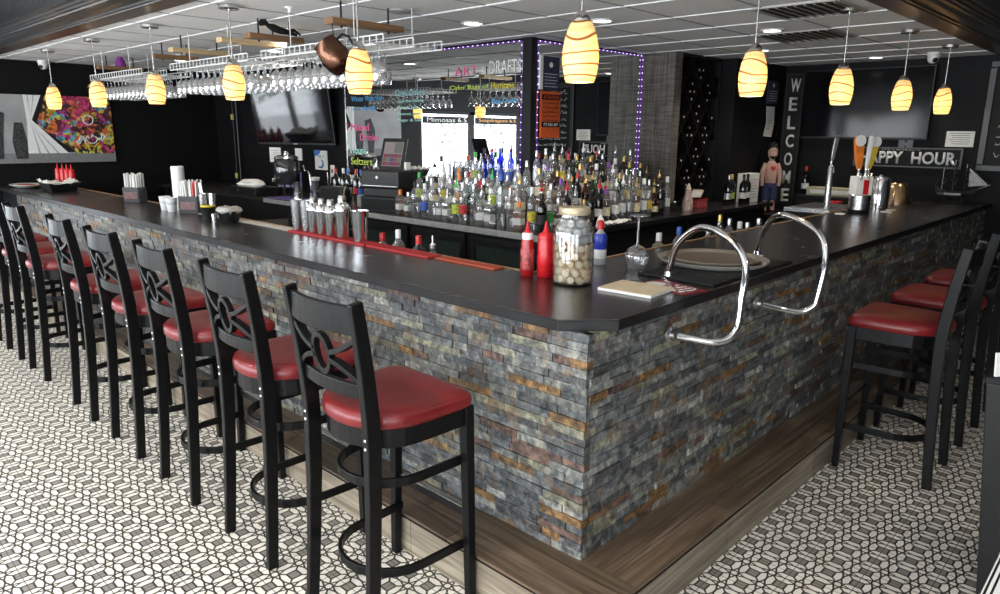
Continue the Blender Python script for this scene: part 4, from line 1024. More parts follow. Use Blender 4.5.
# ------------------------------------------------------------------ corner by the beer taps: welcome plank, doll, notices, wine rack
def corner_things():
    t = thing('welcome_sign', 'tall leaning black plank lettered WELCOME from top to bottom', 'sign', (6.185, 1.985, .862)); t.rotation_euler = (R_(-1.5), 0, R_(-58))
    MB().bb(0, .18, -.012, .012, 0, 1.50).build('plank', pm('sign_black', (.008, .008, .008), .6, var=.4, spec=.2), t, bevel=.003); g = MB()
    for p, q, r, s in ((-.004, .016, 0, 1.5), (.164, .184, 0, 1.5), (.016, .164, 1.48, 1.502), (.016, .164, 0, .02)): g.bb(p, q, -.018, .006, r, s)
    g.build('frame', pm('sign_frame2', (.016, .014, .013), .5, spec=.2), t)
    lm = pm('welcome_letters', (.62, .62, .58), .7, var=.15)
    for i, c in enumerate('WELCOME'): text_obj(c, lm, t, (.045, -.0125, 1.295 - i * .2), (1, 0, 0), (0, 0, 1), .145, name='letter', width=.085 if c != 'W' else .105, bold=.02)
    # doll
    t = thing('rag_doll', 'dangling rag doll with dark hair, bare pink torso and blue shorts beside the WELCOME sign', 'doll', (5.90, 1.95, .862), R_(-50)); t.scale = (1.0, 1.0, 1.05)
    skin = pm('doll_skin', (.55, .33, .26), .8); g = MB()
    g.tube([(0, 0, .27), (0, 0, .32), (0, 0, .42), (0, 0, .49), (0, 0, .53)], [.05, .062, .068, .06, .03], 12); g.build('torso', skin, t, smooth=60)
    g = MB(); g.tube([(0, 0, .52), (0, 0, .545), (0, -.004, .58), (0, -.004, .63), (0, 0, .67), (0, 0, .69)], [.02, .03, .048, .052, .04, .012], 14); hd = g.build('head', skin, t, smooth=60)
    g = MB(); g.tube([(0, .012, .57), (0, .014, .62), (0, .012, .66), (0, .006, .70), (0, 0, .722)], [.036, .052, .056, .05, .012], 14); g.build('hair', M_BLKM, hd, smooth=60)
    g = MB(); g.tube([(-.03, -.032, .575), (0, -.046, .56), (.03, -.032, .575)], [.012, .018, .012], 8); g.build('beard', M_BLKM, hd, smooth=60)
    for s in (-1, 1):
        MB().lathe([(0, -.007), (.007, 0), (0, .007)], 8, (s * .018, -.052, .632)).build('eye', M_BLKM, hd, smooth=60)
        g = MB(); g.tube([(s * .06, 0, .50), (s * .09, -.005, .42), (s * .095, -.01, .33), (s * .088, -.012, .27)], [.026, .026, .022, .020], 10); g.build('arm', skin, t, smooth=60)
        g = MB(); g.tube([(s * .035, 0, .2), (s * .04, -.004, .10), (s * .042, -.01, .04), (s * .044, -.03, .012)], [.032, .028, .024, .018], 10); g.build('leg', skin, t, smooth=60)
        g = MB(); g.tube([(s * .033, 0, .28), (s * .036, 0, .22), (s * .04, -.002, .12)], [.045, .046, .042], 12); g.build('shorts_leg', pm('navy_cloth', (.03, .04, .10), .8), t, smooth=60)
    g = MB(); g.tube([(0, 0, .30), (0, 0, .255)], [.07, .07], 14); g.build('waistband', pm('navy_cloth', (.03, .04, .10), .8), t, smooth=60)
    MB().prism([(.0, -.028), (.028, .004), (.026, .02), (.013, .026), (0, .014), (-.013, .026), (-.026, .02), (-.028, .004)], .066, .071, Matrix.Translation((0, 0, .45)) @ Matrix.Rotation(PI / 2, 4, 'X')).build('heart_patch', pm('cap_red', (.5, .02, .02), .35), t)
    rod((0, .0, .71), (.07, .06, .95), .003, 6).build('hanging_loop', M_BLKM, t)
    o = thing('corner_cabinet', 'low dark cabinet under the WELCOME sign', 'cabinet', (0, 0, 0)); MB().bb(5.62, 6.3, 1.75, 2.09, .06, .84).build('body', M_BLKM, o); MB().bb(5.64, 6.28, 1.78, 2.08, 0, .06).build('plinth', M_BLKM, o); MB().bb(5.60, 6.32, 1.73, 2.095, .84, .86).build('top', M_BLKP, o)
    # two notices on the dark wall
    t = thing('notice', 'small navy notice with pale emblem on the wall left of the WELCOME sign', 'notice', (0, 0, 0))
    MB().bb(5.95, 6.21, 2.085, 2.098, 2.03, 2.27).build('sheet', M_NAVY, t); g = MB(); g.lathe([(0, 0), (.02, 0), (.02, .002), (0, .002)], 16, (6.08, 2.085, 2.225), Matrix.Rotation(PI / 2, 3, 'X')); g.build('emblem', M_PAPER, t)
    g = MB()
    for i in range(5): g.bb(5.98, 6.18, 2.0835, 2.086, 2.06 + i * .025, 2.065 + i * .025)
    g.build('print', M_PAPER, t)
    t = thing('notice', 'creased white paper taped below the navy notice', 'notice', (0, 0, 0)); g = MB()
    g.rings([[(5.93, 2.088, 1.68), (6.14, 2.088, 1.67), (6.14, 2.092, 1.67), (5.93, 2.092, 1.68)], [(5.94, 2.07, 1.82), (6.15, 2.075, 1.82), (6.15, 2.079, 1.82), (5.94, 2.074, 1.82)], [(5.955, 2.09, 2.0), (6.165, 2.09, 2.0), (6.165, 2.094, 2.0), (5.955, 2.094, 2.0)]])
    g.build('sheet', M_PAPER, t); g = MB()
    for i in range(4): g.bb(5.96, 6.04, 2.068, 2.071, 1.76 + i * .03, 1.764 + i * .03)
    g.build('print', M_BLKM, t)
    # wine rack
    t = thing('wine_rack', 'black diamond-lattice wine rack filling the wall beside the grey column', 'wine rack', (0, 0, 0))
    x0, x1, y0, y1 = 4.39, 5.195, 2.26, 2.58
    MB().bb(x0, x1, y1, y1 + .02, 1.0, ZC).build('back_panel', M_BLKM, t); g = MB()
    g.bb(x0, x0 + .02, y0, y1, 1.0, ZC - .001); g.bb(x1 - .02, x1, y0, y1, 1.0, ZC - .001); g.bb(x0 + .02, x1 - .02, y0, y1, ZC - .03, ZC - .001); g.build('frame', M_BLKM, t)
    g = MB(); W, H0, H1 = x1 - x0 - .05, 1.03, ZC - .04; st = .42
    def clip(xa, za, d):
        # line through (xa, za) with direction (1, d) clipped to the frame
        p = []
        for tt in (x0 + .02, x1 - .02):
            z = za + d * (tt - xa); p.append((tt, z))
        (ax, az), (bx, bz) = p
        def cl(ax, az, bx, bz):
            for lim, lo in ((H0, True), (H1, False)):
                if (az < lim) == lo and az != lim:
                    if (bz < lim) == lo: return None
                    k = (lim - az) / (bz - az); ax, az = ax + (bx - ax) * k, lim
            return ax, az
        a = cl(ax, az, bx, bz); b = cl(bx, bz, ax, az)
        return (a, b) if a and b else None
    for k in range(-3, 8):
        for d in (1.35, -1.35):
            r = clip((x0 + x1) / 2, .9 + k * st, d)
            if r and (Vector(r[0]) - Vector(r[1])).length > .05:
                (ax, az), (bx, bz) = r; g.bar([(ax, (y0 + y1) / 2 + (.003 if d > 0 else 0), az), (bx, (y0 + y1) / 2 + (.003 if d > 0 else 0), bz)], .016, .30, up=Vector((0, 1, 0)))
    g.build('lattice', pm('lattice_black', (.006, .0045, .004), .55, spec=.2), t)
    rg = random.Random(4); src = None; n = 0
    xc = (x0 + x1) / 2; spots = []
    for i, js in ((0, (2, 4, 6)), (-1, (1, 3, 5)), (1, (1, 3, 5))):
        for jj in js:
            for dx, dz in ((0, .082), (-.041, .154), (.041, .154), (0, .226)):
                if .9 + .21 * jj + dz < ZC - .08 and rg.random() < .9: spots.append((xc + i * .15556 + dx, .9 + .21 * jj + dz))
    for i, jj in ((-2, 4), (2, 4), (-2, 2), (2, 2)): spots.append((xc + i * .15556 + (.03 if i < 0 else -.03), .9 + .21 * jj + .12))
    if True:
        for x, z in spots:
            n += 1; lab = 'wine bottle lying in the black lattice rack with only its foil end showing'
            if src is None:
                src = tag(MB().lathe([(0, 0), (.035, 0), (.037, .006), (.037, .19), (.030, .215), (.016, .24), (.0135, .26), (.0135, .268)], 12, M=Matrix.Rotation(PI / 2, 3, 'X')).build('wine_bottle', GL['dark'], smooth=50), lab, 'bottle', 'wine bottles lying in the lattice rack')
                fc = MB().lathe([(.0145, .235), (.015, .262), (.0155, .290), (.0150, .298), (0, .299)], 12, M=Matrix.Rotation(PI / 2, 3, 'X')).build('foil_cap', pm('dark_foil', (.02, .008, .008), .35, .4), src, smooth=40); MB().lathe([(0, .2992), (.0105, .2992), (.0105, .3005), (0, .3005)], 10, M=Matrix.Rotation(PI / 2, 3, 'X')).build('foil_glint', pm('painted_foil_glint', (.70, .68, .66), .5), fc); src.location = (x, y1 - .01, z)  # small pale disc paints the glint on each foil end
            else: dup(src, (x, y1 - .01, z))
corner_things()

# ------------------------------------------------------------------ beer taps and other things on the short side
def tap_tower(loc, rz, lab, handles, big):
    t = thing('beer_tap_tower', lab, 'beer tap', loc, rz)
    if big:
        g = MB(); g.lathe([(0, 0), (.082, 0), (.085, .004), (.085, .03), (0, .03)], 28); g.build('base_ring', M_BLKP, t, smooth=40)
        g = MB(); g.lathe([(0, .03), (.083, .03), (.083, .145), (.078, .15), (0, .15)], 32); g.build('drum', M_STEEL, t, smooth=40)
        g = MB(); g.prism([(-.075, -.05), (.06, -.06), (.06, .05), (-.075, .05)], .15, .30); g.build('tap_block', M_PAPER, t, bevel=.004)
        g = MB(); g.prism([(-.02, -.062), (.02, -.062), (.03, -.058), (-.01, -.058)], .155, .275); g.build('red_stripe', M_RED, t)
    else:
        g = MB(); g.lathe([(0, 0), (.045, 0), (.045, .008), (.026, .014), (.026, .34), (.022, .35), (0, .352)], 24); g.build('column', M_STEEL, t, smooth=40)
    for i, (x, y, lean, col, h, w) in enumerate(handles):
        z0 = .30 if big else .33
        f = MB(); f.lathe([(0, 0), (.014, 0), (.016, .02), (.010, .03), (.010, .06), (0, .062)], 12, (x, y, z0)); f.tube([(x, y, z0 + .02), (x, y - .04, z0 + .02), (x, y - .05, z0 - .03)], .008, 8); fa = f.build('faucet', M_CHROME, t, smooth=50)
        M = Matrix.Translation((x, y, z0 + .055)) @ Matrix.Rotation(lean, 4, 'Y')
        g = MB(); g.rings([[M @ Vector((a * w * k, b * .016 * k, z)) for a, b in ((-1, -1), (1, -1), (1, 1), (-1, 1))] for k, z in ((.45, 0), (.8, h * .2), (1, h * .6), (1.05, h * .9), (.7, h))]); hnd = g.build('tap_handle', col, t, bevel=.004)
        if col is CAPM['orange'] or col is CAPM['yellow']:
            g = MB(); g.lathe([(0, 0), (w * 1.25, 0), (w * 1.25, .006), (0, .006)], 20, M @ Vector((0, -.022, h * .86)), (M.to_3x3() @ Matrix.Rotation(PI / 2, 3, 'X'))); g.build('badge', M_PAPER, hnd)
        if col is M_STEEL:
            g = MB(); g.tube([M @ Vector((-.035, 0, h + .02)), M @ Vector((0, 0, h)), M @ Vector((.035, 0, h + .02))], .008, 8); g.build('crossbar', M_CHROME, hnd, smooth=60)
tap_tower((4.50, .83, 1.0862), R_(-40), 'slim steel beer tap column with a single grey handle standing on the steel drip tray', [(0, 0, .10, M_STEEL, .22, .02)], False)
tap_tower((4.44, .55, 1.07), R_(-40), 'round drum beer tower carrying orange, white and yellow tap handles', [(-.045, -.01, -.12, CAPM['orange'], .27, .036), (.01, -.02, .06, M_WHITE, .27, .016), (.05, .01, .12, CAPM['yellow'], .26, .034), (.075, .035, .2, pm('copper_red_handle', (.35, .12, .05), .4), .25, .018)], True)
t = thing('drip_tray', 'brushed steel drip tray behind the counter under the single tap', 'tray', (4.68, .94, 1.045)); MB().bb(-.34, .30, -.20, .2, 0, .035).build('tray', M_STEEL, t, bevel=.006); MB().bb(-.30, .26, -.16, .16, .035, .041).build('grate', pm('grate_dark', (.2, .2, .2), .3, .9), t)
t = thing('tap_stand', 'dark cabinet under the steel drip tray behind the short bar side', 'cabinet', (4.68, .94, 0)); MB().bb(-.32, .28, -.19, .19, .06, 1.044).build('body', M_BLKM, t); MB().bb(-.3, .26, -.17, .17, 0, .06).build('plinth', M_BLKM, t); MB().bb(-.315, .275, -.2, -.1905, .12, 1.0).build('door', M_BLKP, t, bevel=.003)
t = thing('steel_canister', 'tall shiny steel canister between the drum tower and the copper bowl', 'canister', (5.0, .57, 1.07)); g = MB(); g.lathe([(0, 0), (.085, 0), (.085, .25), (.08, .262), (0, .262)], 28); g.build('body', M_CHROME, t, smooth=40); g = MB(); g.lathe([(0, .262), (.07, .262), (.07, .27), (.02, .276), (.014, .29), (0, .292)], 20); g.build('lid', M_STEEL, t, smooth=40)
t = thing('copper_bowl', 'domed coppery metal bowl turned over near the HAPPY HOUR sign', 'bowl', (5.50, .56, 1.07)); t.scale = (.66, .66, .88); g = MB(); g.lathe([(.20, 0), (.205, .006), (.195, .05), (.175, .10), (.145, .17), (.12, .215), (.10, .225), (0, .228)], 36); g.build('dome', M_BRASSY, t, smooth=50); g = MB(); g.lathe([(.20, 0), (.215, 0), (.216, .006), (.2, .010), (.2, 0)], 36); g.build('rim', M_STEEL, t, smooth=40)
for i in range(3):
    o = MB().box((0, 0, 0), (.10, .07, .004)).build('coaster', M_PAPER, loc=((4.22, 4.66, 4.85)[i], (.62, .40, .42)[i], 1.0725), rotz=(.2, .5, .1)[i], bevel=.0012); tag(o, 'small white paper slip on the counter ' + ('left of the drum beer tower', 'just right of the drum beer tower', 'in front of the steel canister')[i], 'paper', 'paper slips by the beer taps')
# model ship
def ship():
    t = thing('model_ship', 'dark metal model sailing ship on the counter end under the notice', 'model ship', (6.17, .24, 1.0705), R_(100)); t.scale = (.8, .8, .92); dm = pm('gunmetal', (.22, .22, .215), .3, .9, var=.3); sm = pm('tarnished_silver', (.10, .098, .09), .35, .8, var=.3)
    g = MB(); S = []
    for x, w, zb, zt in ((-.24, .01, .13, .15), (-.20, .035, .085, .14), (-.10, .055, .06, .12), (.05, .058, .06, .115), (.15, .05, .07, .135), (.19, .04, .09, .16), (.20, .035, .10, .165)):
        S.append([(x, -w, zt), (x, -w * .8, (zt + zb) / 2), (x, 0, zb), (x, w * .8, (zt + zb) / 2), (x, w, zt)])
    g.rings(S); g.build('hull', dm, t, smooth=40); g = MB(); g.bb(-.08, .1, -.062, .062, .078, .1); g.build('side_band', sm, t)
    g = MB(); g.bb(-.10, -.08, -.04, .04, 0, .075); g.bb(.08, .10, -.04, .04, 0, .075); g.bb(-.12, .12, -.012, .012, .0, .012); g.build('stand', M_BLKM, t)
    for x, h in ((-.10, .40), (.02, .44), (.13, .36)):
        m = rod((x, 0, .1), (x, 0, h), .005, 8).build('mast', dm, t, smooth=60)
    for x, z, w, h in ((-.10, .22, .085, .09), (-.10, .31, .06, .06), (.02, .22, .095, .10), (.02, .33, .07, .07), (.13, .22, .07, .07)):
        g = MB(); n = 6; r0 = [[(x - .035 * math.sin(PI * i / n), sy, z - h / 2 + h * i / n) for sy in (-w, -w * .3, w * .3, w)] for i in range(n + 1)]
        vs = [p for r in r0 for p in r]; fs = [(i * 4 + j, i * 4 + j + 1, i * 4 + j + 5, i * 4 + j + 4) for i in range(n) for j in range(3)]
        g.add(vs, fs); s = g.build('sail', sm, t, smooth=60); sd = s.modifiers.new('Solid', 'SOLIDIFY'); sd.thickness = .003
    rod((-.24, 0, .145), (-.36, 0, .20), .004, 8).build('bowsprit', dm, t, smooth=60)
    g = MB(); g.add([(-.34, 0, .19), (-.13, 0, .36), (-.14, .0, .17)], [(0, 1, 2)]); s = g.build('jib_sail', sm, t); sd = s.modifiers.new('Solid', 'SOLIDIFY'); sd.thickness = .003
    g = MB()
    for a, b in (((-.36, 0, .2), (-.10, 0, .40)), ((-.10, 0, .4), (.02, 0, .44)), ((.02, 0, .44), (.13, 0, .36)), ((.13, 0, .36), (.2, 0, .165)), ((-.10, .05, .13), (-.10, 0, .38)), ((.02, -.055, .12), (.02, 0, .42)), ((.02, .055, .12), (.02, 0, .42))): g.tube([a, b], .0015, 4)
    g.build('rigging', dm, t)
ship()
# low shelf with yellowish box strip and wine behind the taps
t = thing('low_shelf', 'dark low cabinet against the right wall below the television', 'cabinet', (6.2, 1.55, 0)); MB().bb(-.18, .19, -.45, .15, .05, 1.04).build('body', M_BLKM, t); MB().bb(-.17, .18, -.44, .14, 0, .05).build('plinth', M_BLKM, t); MB().bb(-.2, .195, -.46, .165, 1.04, 1.06).build('top', M_BLKP, t)
t = thing('carton', 'long low pale yellow carton under the right television', 'box', (6.18, 1.38, 1.06)); MB().bb(-.08, .08, -.24, .24, 0, .085).build('carton_body', pm('pale_yellow_card', (.46, .42, .28), .7), t, bevel=.004); MB().bb(-.0815, -.08, -.2, .2, .02, .06).build('front_label', M_PAPER, t)
bottle('wine', GL['dark'], CAPM['red'], LAB['white'], (6.12, 1.65, 1.06), 'wine bottle with white label standing alone left of the tap column', 'wine bottles standing by the right wall', name='wine_bottle')
MB_ = MB(); MB_.bb(-.05, .05, -.05, .05, 0, .09); tag(MB_.build('red_box', M_RED, loc=(6.1, 1.02, 1.06), bevel=.004) if False else MB_.build('red_box', M_RED, loc=(5.16, .98, 1.0), bevel=.004), 'small red box behind the orange tap handle', 'box')
g = MB(); g.bb(5.06, 5.5, .9, 1.15, .06, 1.0); o = thing('back_cabinet', 'dark cabinet behind the steel canister inside the bar', 'cabinet'); g.build('body', M_BLKM, o); MB().bb(5.08, 5.48, .92, 1.13, 0, .06).build('plinth', M_BLKM, o); MB().bb(5.07, 5.49, .885, .8995, .1, .98).build('door', M_BLKP, o)
# ------------------------------------------------------------------ front corner of the counter
ZT = 1.07
def squeeze(loc, m, lab, labelled, s=1.0, group=None, name='ketchup_bottle'):
    t = thing(name, lab, 'condiment bottle', loc, group=group); t.scale = (s, s, s)
    g = MB(); g.lathe([(0, 0), (.027, 0), (.030, .004), (.0305, .09), (.029, .145), (.026, .165), (0, .165)], 22); g.build('body', m, t, smooth=50)
    if labelled:
        g = MB(); g.lathe([(0, .163), (.024, .163), (.0245, .19), (.02, .195), (0, .195)], 18); g.build('collar', M_WHITE, t, smooth=40)
        g = MB(); g.lathe([(.0311, .03), (.0316, .032), (.0312, .12), (.0305, .122)], 22); g.build('paper_label', pm('label_deep_red', (.34, .05, .05), .4, var=.9, vscale=60), t, smooth=50)
        z0 = .195
    else:
        g = MB(); g.lathe([(0, .163), (.0275, .163), (.0285, .178), (.024, .188), (0, .19)], 22); g.build('collar', m, t, smooth=40); z0 = .188
    g = MB(); g.lathe([(.018, z0), (.010, z0 + .012), (.006, z0 + .03), (.0042, z0 + .05), (.003, z0 + .053), (0, z0 + .053)], 14); g.build('nozzle', M_RED, t, smooth=60)
    return t
squeeze((.455, .685, ZT), M_RED2, 'dark red ketchup bottle with white collar, left of the plain red squeeze bottle', True)
squeeze((.50, .615, ZT), M_RED, 'plain bright red squeeze bottle between the ketchup bottle and the glass jar', False, 1.03).scale = (1.26, 1.26, 1.03)
def jar():
    x, y = .468, .435
    t = thing('glass_jar', 'large lidded glass jar full of corks on the bar corner', 'jar', (x, y, ZT))
    o = [(0, 0), (.080, 0), (.087, .006), (.0875, .02), (.0875, .21), (.085, .235), (.074, .262), (.062, .272), (.060, .276), (.060, .300)]
    i_ = [(.057, .300), (.057, .276), (.071, .259), (.082, .233), (.0845, .21), (.0845, .02), (.08, .008), (0, .006)]
    g = MB(); g.lathe(o + i_, 36); g.build('glass', M_GLASS, t, smooth=50)
    g = MB(); g.lathe([(0, .296), (.064, .296), (.066, .300), (.066, .322), (.062, .327), (0, .328)], 36); l = g.build('lid', pm('pale_brass_lid', (.60, .52, .36), .35, .5, var=.15), t, smooth=40)
    g = MB()
    for z in (.304, .309, .314): g.tube([(.0662 * math.cos(a), .0662 * math.sin(a), z) for a in [2 * PI * i / 32 for i in range(32)]], .0014, 5, closed=True)
    g.build('thread', pm('pale_brass_lid', (.60, .52, .36), .35, .5), l, smooth=60)
    eb = MB(); pts = [(-.018, .02), (-.018, .03), (.018, .03), (.018, .02)]
    for w_, z in ((.05, .205), (.036, .19), (.044, .175)):
        a0 = -2.1; n = 10
        eb.tube([(.0878 * math.cos(a0 - w_ * 9 * (k / n - .5)), .0878 * math.sin(a0 - w_ * 9 * (k / n - .5)), z + .006 * math.sin(k * 1.7)) for k in range(n + 1)], .0018, 5)
    eb.build('embossed_script', M_GLASS, t, smooth=60)
    rg = random.Random(3); src = {}
    for lv in range(8):
        z = .027 + lv * .0335; top = lv >= 6
        r = .064 if lv < 6 else (.060 if lv == 6 else .046)
        n = 12 if lv < 6 else (11 if lv == 6 else 8)
        for k in range(n):
            a = 2 * PI * (k + .5 * (lv % 2)) / n + rg.uniform(-.05, .05)
            kind = 'w' if lv >= 5 and rg.random() < .85 else rg.choice('abb')
            tilt = rg.uniform(-.25, .25)
            if kind not in src:
                mt = {'a': M_CORK, 'b': M_CORKW, 'w': M_CAPW}[kind]
                c = MB(); c.lathe([(.0145, -.018), (.0160, -.0165), (.0160, .0155), (.0145, .0175)], 14); c.mi = 1; c.lathe([(.0143, .0172), (.0105, .0180)], 14); c.mi = 0; c.lathe([(.0105, .0176), (.0092, .0178)], 14); c.mi = 1; c.lathe([(.0090, .0184), (.0045, .0188)], 12); c = c.build('cork', [mt, {'a': M_CORKW, 'b': pm('cork_face', (.78, .66, .44), .8, var=.15, vscale=150), 'w': M_CAPW}[kind]], smooth=40)
                tag(c, {'a': 'brown cork packed inside the large glass jar', 'b': 'pale cork packed inside the large glass jar', 'w': 'silvery white cap packed near the top of the large glass jar'}[kind], 'cork', {'a': 'brown corks in the glass jar', 'b': 'pale corks in the glass jar', 'w': 'silvery caps in the glass jar'}[kind]); src[kind] = c; o = c
            else: o = dup(src[kind])
            o.location = (x + r * math.cos(a), y + r * math.sin(a), ZT + z + rg.uniform(-.0015, .0015)); o.rotation_euler = (0, PI / 2 + tilt, a)
jar()
t = thing('spray_bottle', 'small clear bottle with blue label and red cap behind the jar', 'bottle', (.93, .63, ZT)); g = MB(); g.lathe([(0, 0), (.029, 0), (.031, .005), (.031, .13), (.026, .15), (.014, .165), (.014, .175), (0, .175)], 18); g.build('body', M_FROST, t, smooth=50)
g = MB(); g.lathe([(.0315, .075), (.0322, .076), (.0322, .135), (.0275, .152)], 18); g.build('blue_label', M_BLUE, t, smooth=50); g = MB(); g.lathe([(.0315, .03), (.0322, .031), (.0322, .075), (.0315, .075)], 18); g.build('white_label', M_WHITE, t, smooth=50); g = MB(); g.lathe([(0, .172), (.0165, .172), (.0165, .205), (.010, .215), (0, .216)], 14); g.build('cap', M_RED, t, smooth=40)
t = thing('wine_glass', 'stemmed wine glass standing upside down on the bar between jar and chrome rail', 'wine glass', (.92, .41, ZT)); t.scale = (1.22, 1.22, 1.04)
pr = [(.036, 0), (.040, .02), (.045, .05), (.045, .075), (.036, .098), (.018, .112), (.005, .120)]
g = MB(); g.lathe(pr + [(r - .0022 if r > .01 else 0, z - .0025 * (z > .09)) for r, z in reversed(pr)], 28); g.build('bowl', glass('wine_glass_clear', (.98, .98, .98), .40, .02, .03), t, smooth=60)
g = MB(); g.lathe([(.007, .114), (.0042, .125), (.004, .225), (.007, .238), (.034, .246), (.037, .248), (.037, .2505), (0, .2505)], 24); g.build('stem', M_GLASSW, t, smooth=60)
t = thing('pad', 'flat cream pad with white edges lying at the clipped bar corner', 'pad', (.545, .165, ZT), R_(4)); MB().bb(-.10, .10, -.122, .122, 0, .011).build('white_base', M_WHITE, t, bevel=.002); MB().bb(-.099, .099, -.121, .121, .011, .0135).build('cream_face', M_CREAM, t)
def card():
    t = thing('menu_card', 'red printed card with a white oval lying partly under the chrome rail', 'card', (.705, .095, ZT), R_(-14)); MB().bb(-.075, .075, -.135, .135, 0, .003).build('card', pm('maroon_card', (.20, .012, .022), .4, var=.25), t)
    g = MB(); g.lathe([(0, .003), (.042, .003), (.042, .0038), (0, .0038)], 24, (-.015, .075, 0)); g.build('white_oval', M_PAPER, t); g = MB()
    for i in range(4): scribble(g, (-.06, -.01 - i * .032, .0032), (1, 0, 0), (0, 1, 0), .11, .018, (0, 0, 1), 80 + i, .0012)
    g.build('white_lettering', M_PAPER, t)
card()
t = thing('bar_mat', 'black rubber mat between the chrome rails under the round trays', 'mat', (1.235, .165, ZT)); MB().bb(-.40, .42, -.195, .18, 0, .012).build('mat', M_BLKM, t, bevel=.003); g = MB()
for i in range(30): g.bb(-.38 + i * .026, -.368 + i * .026, -.18, .165, .012, .0145)
g.build('ribs', M_BLKP, t)
def tray(z, r, m1, m2, lab):
    t = thing('serving_tray', lab, 'tray', (1.31, .225, z), group='round trays stacked on the bar mat'); s = r
    g = MB(); g.lathe([(0, 0), (s * .9, 0), (s * .97, .008), (s, .022), (s * .985, .024), (s * .95, .012), (s * .9, .0075)], 56); g.build('rim', m1, t, smooth=50); g = MB(); g.lathe([(0, .0045), (s * .905, .0045), (s * .905, .0082), (0, .0082)], 48); g.build('inner_pad', m2, t, smooth=40)
tray(ZT + .0146, .265, pm('grey_tray_rim', (.27, .26, .24), .35), pm('brown_tray_pad', (.085, .055, .040), .5), 'larger round brown-grey serving tray lying on the black mat')
tray(ZT + .0232, .225, pm('tan_tray_rim', (.20, .17, .13), .4), pm('brown_tray_pad2', (.11, .075, .055), .5), 'smaller brown tray nested in the larger round tray')
def rail(pts, lab, foot_a, foot_b):
    t = thing('chrome_rail', lab, 'rail', (0, 0, 0), group='chrome rails looped over the bar edge')
    P = [Vector(p) for p in pts]; sm = []
    for i in range(len(P) - 1):
        p0, p1, p2, p3 = P[max(0, i - 1)], P[i], P[i + 1], P[min(len(P) - 1, i + 2)]
        for k in range(8):
            q = k / 8; sm.append(.5 * ((2 * p1) + (-p0 + p2) * q + (2 * p0 - 5 * p1 + 4 * p2 - p3) * q * q + (-p0 + 3 * p1 - 3 * p2 + p3) * q ** 3))
    sm.append(P[-1]); g = MB(); g.tube(sm, .0148, 16); g.build('tube', M_CHROME, t, smooth=60)
    g = MB(); g.lathe([(0, 0), (.036, 0), (.036, .006), (.022, .012), (.020, .03), (0, .03)], 20, foot_a); g.build('counter_flange', M_CHROME, t, smooth=40)
    for a in (0, 2.1, 4.2): MB().lathe([(0, .004), (.005, .004), (.004, .009), (0, .0095)], 8, (foot_a[0] + .028 * math.cos(a), foot_a[1] + .028 * math.sin(a), foot_a[2] + .002)).build('screw', M_SILVER, t)
    g = MB(); g.lathe([(0, 0), (.032, 0), (.032, .006), (.02, .012), (.018, .03), (0, .03)], 20, foot_b, Matrix.Rotation(PI / 2, 3, 'X')); g.build('stone_flange', M_SILVER, t, smooth=40)
rail([(.868, .208, 1.075), (.862, .200, 1.12), (.85, .155, 1.235), (.815, .035, 1.318), (.775, -.115, 1.288), (.735, -.205, 1.205), (.700, -.217, 1.061), (.685, -.216, .967), (.655, -.203, .921), (.61, -.168, .906), (.545, -.094, .919), (.49, -.036, .935)], 'chrome tube rail looping over the bar edge, nearer the clipped corner', (.868, .208, ZT + .001), (.49, -.034, .935))
rail([(1.72, .185, 1.075), (1.712, .178, 1.12), (1.70, .150, 1.215), (1.64, .045, 1.308), (1.545, -.165, 1.262), (1.50, -.240, 1.152), (1.46, -.236, .957), (1.445, -.222, .912), (1.41, -.178, .888), (1.35, -.113, .902), (1.262, -.036, .932)], 'chrome tube rail looping over the bar edge, beyond the round trays', (1.72, .185, ZT + .001), (1.262, -.034, .932))

# ------------------------------------------------------------------ long side of the counter
t = thing('platter', 'oval white platter with red contents at the far end of the bar', 'platter', (.13, 7.62, ZT)); g = MB(); g.lathe([(0, 0), (.10, 0), (.13, .012), (.19, .035), (.19, .040), (.13, .02), (0, .012)], 32, M=Matrix.Diagonal((.8, 1.2, 1))); g.build('dish', pm('grey_china', (.50, .49, .46), .3), t, smooth=50)
g = MB(); g.lathe([(0, .014), (.12, .021), (.10, .036), (.05, .042), (0, .044)], 24, M=Matrix.Diagonal((.8, 1.2, 1))); g.build('red_contents', pm('red_food', (.35, .06, .05), .6, var=.5, vscale=60), t, smooth=50)
t = thing('basket', 'black basket lined with white paper in front of the far ketchup bottles', 'basket', (.28, 7.0, ZT)); g = MB()
pr = [(.11, .16, 0), (.125, .18, .04), (.14, .20, .085)]
g.rings([[(sx * a, sy * b, z) for sx, sy in ((-1, -1), (1, -1), (1, 1), (-1, 1))] for a, b, z in pr] + [[(sx * (a - .008), sy * (b - .008), z + .004) for sx, sy in ((-1, -1), (1, -1), (1, 1), (-1, 1))] for a, b, z in reversed(pr)]); g.build('tray_body', M_BLKP, t, bevel=.004)
g = MB(); rg = random.Random(8); n = 9; vs = [(-.15 + .30 * i / n, -.21 + .42 * j / n, .075 + rg.uniform(-.02, .028) + .03 * (abs(i - n / 2) / n * 2) ** 3) for i in range(n + 1) for j in range(n + 1)]
g.add(vs, [(i * (n + 1) + j, (i + 1) * (n + 1) + j, (i + 1) * (n + 1) + j + 1, i * (n + 1) + j + 1) for i in range(n) for j in range(n)]); o = g.build('liner_paper', M_PAPER, t, smooth=80); o.modifiers.new('Solid', 'SOLIDIFY').thickness = .002
for i, (x, y) in enumerate(((.44, 7.60), (.455, 7.48), (.465, 7.36), (.475, 7.24))):
    squeeze((x, y, ZT), M_RED, 'red squeeze bottle at the far end of the bar, %s of four from the wall' % ORD[i + 1], False, 1.05, 'red squeeze bottles at the far end', 'squeeze_bottle')
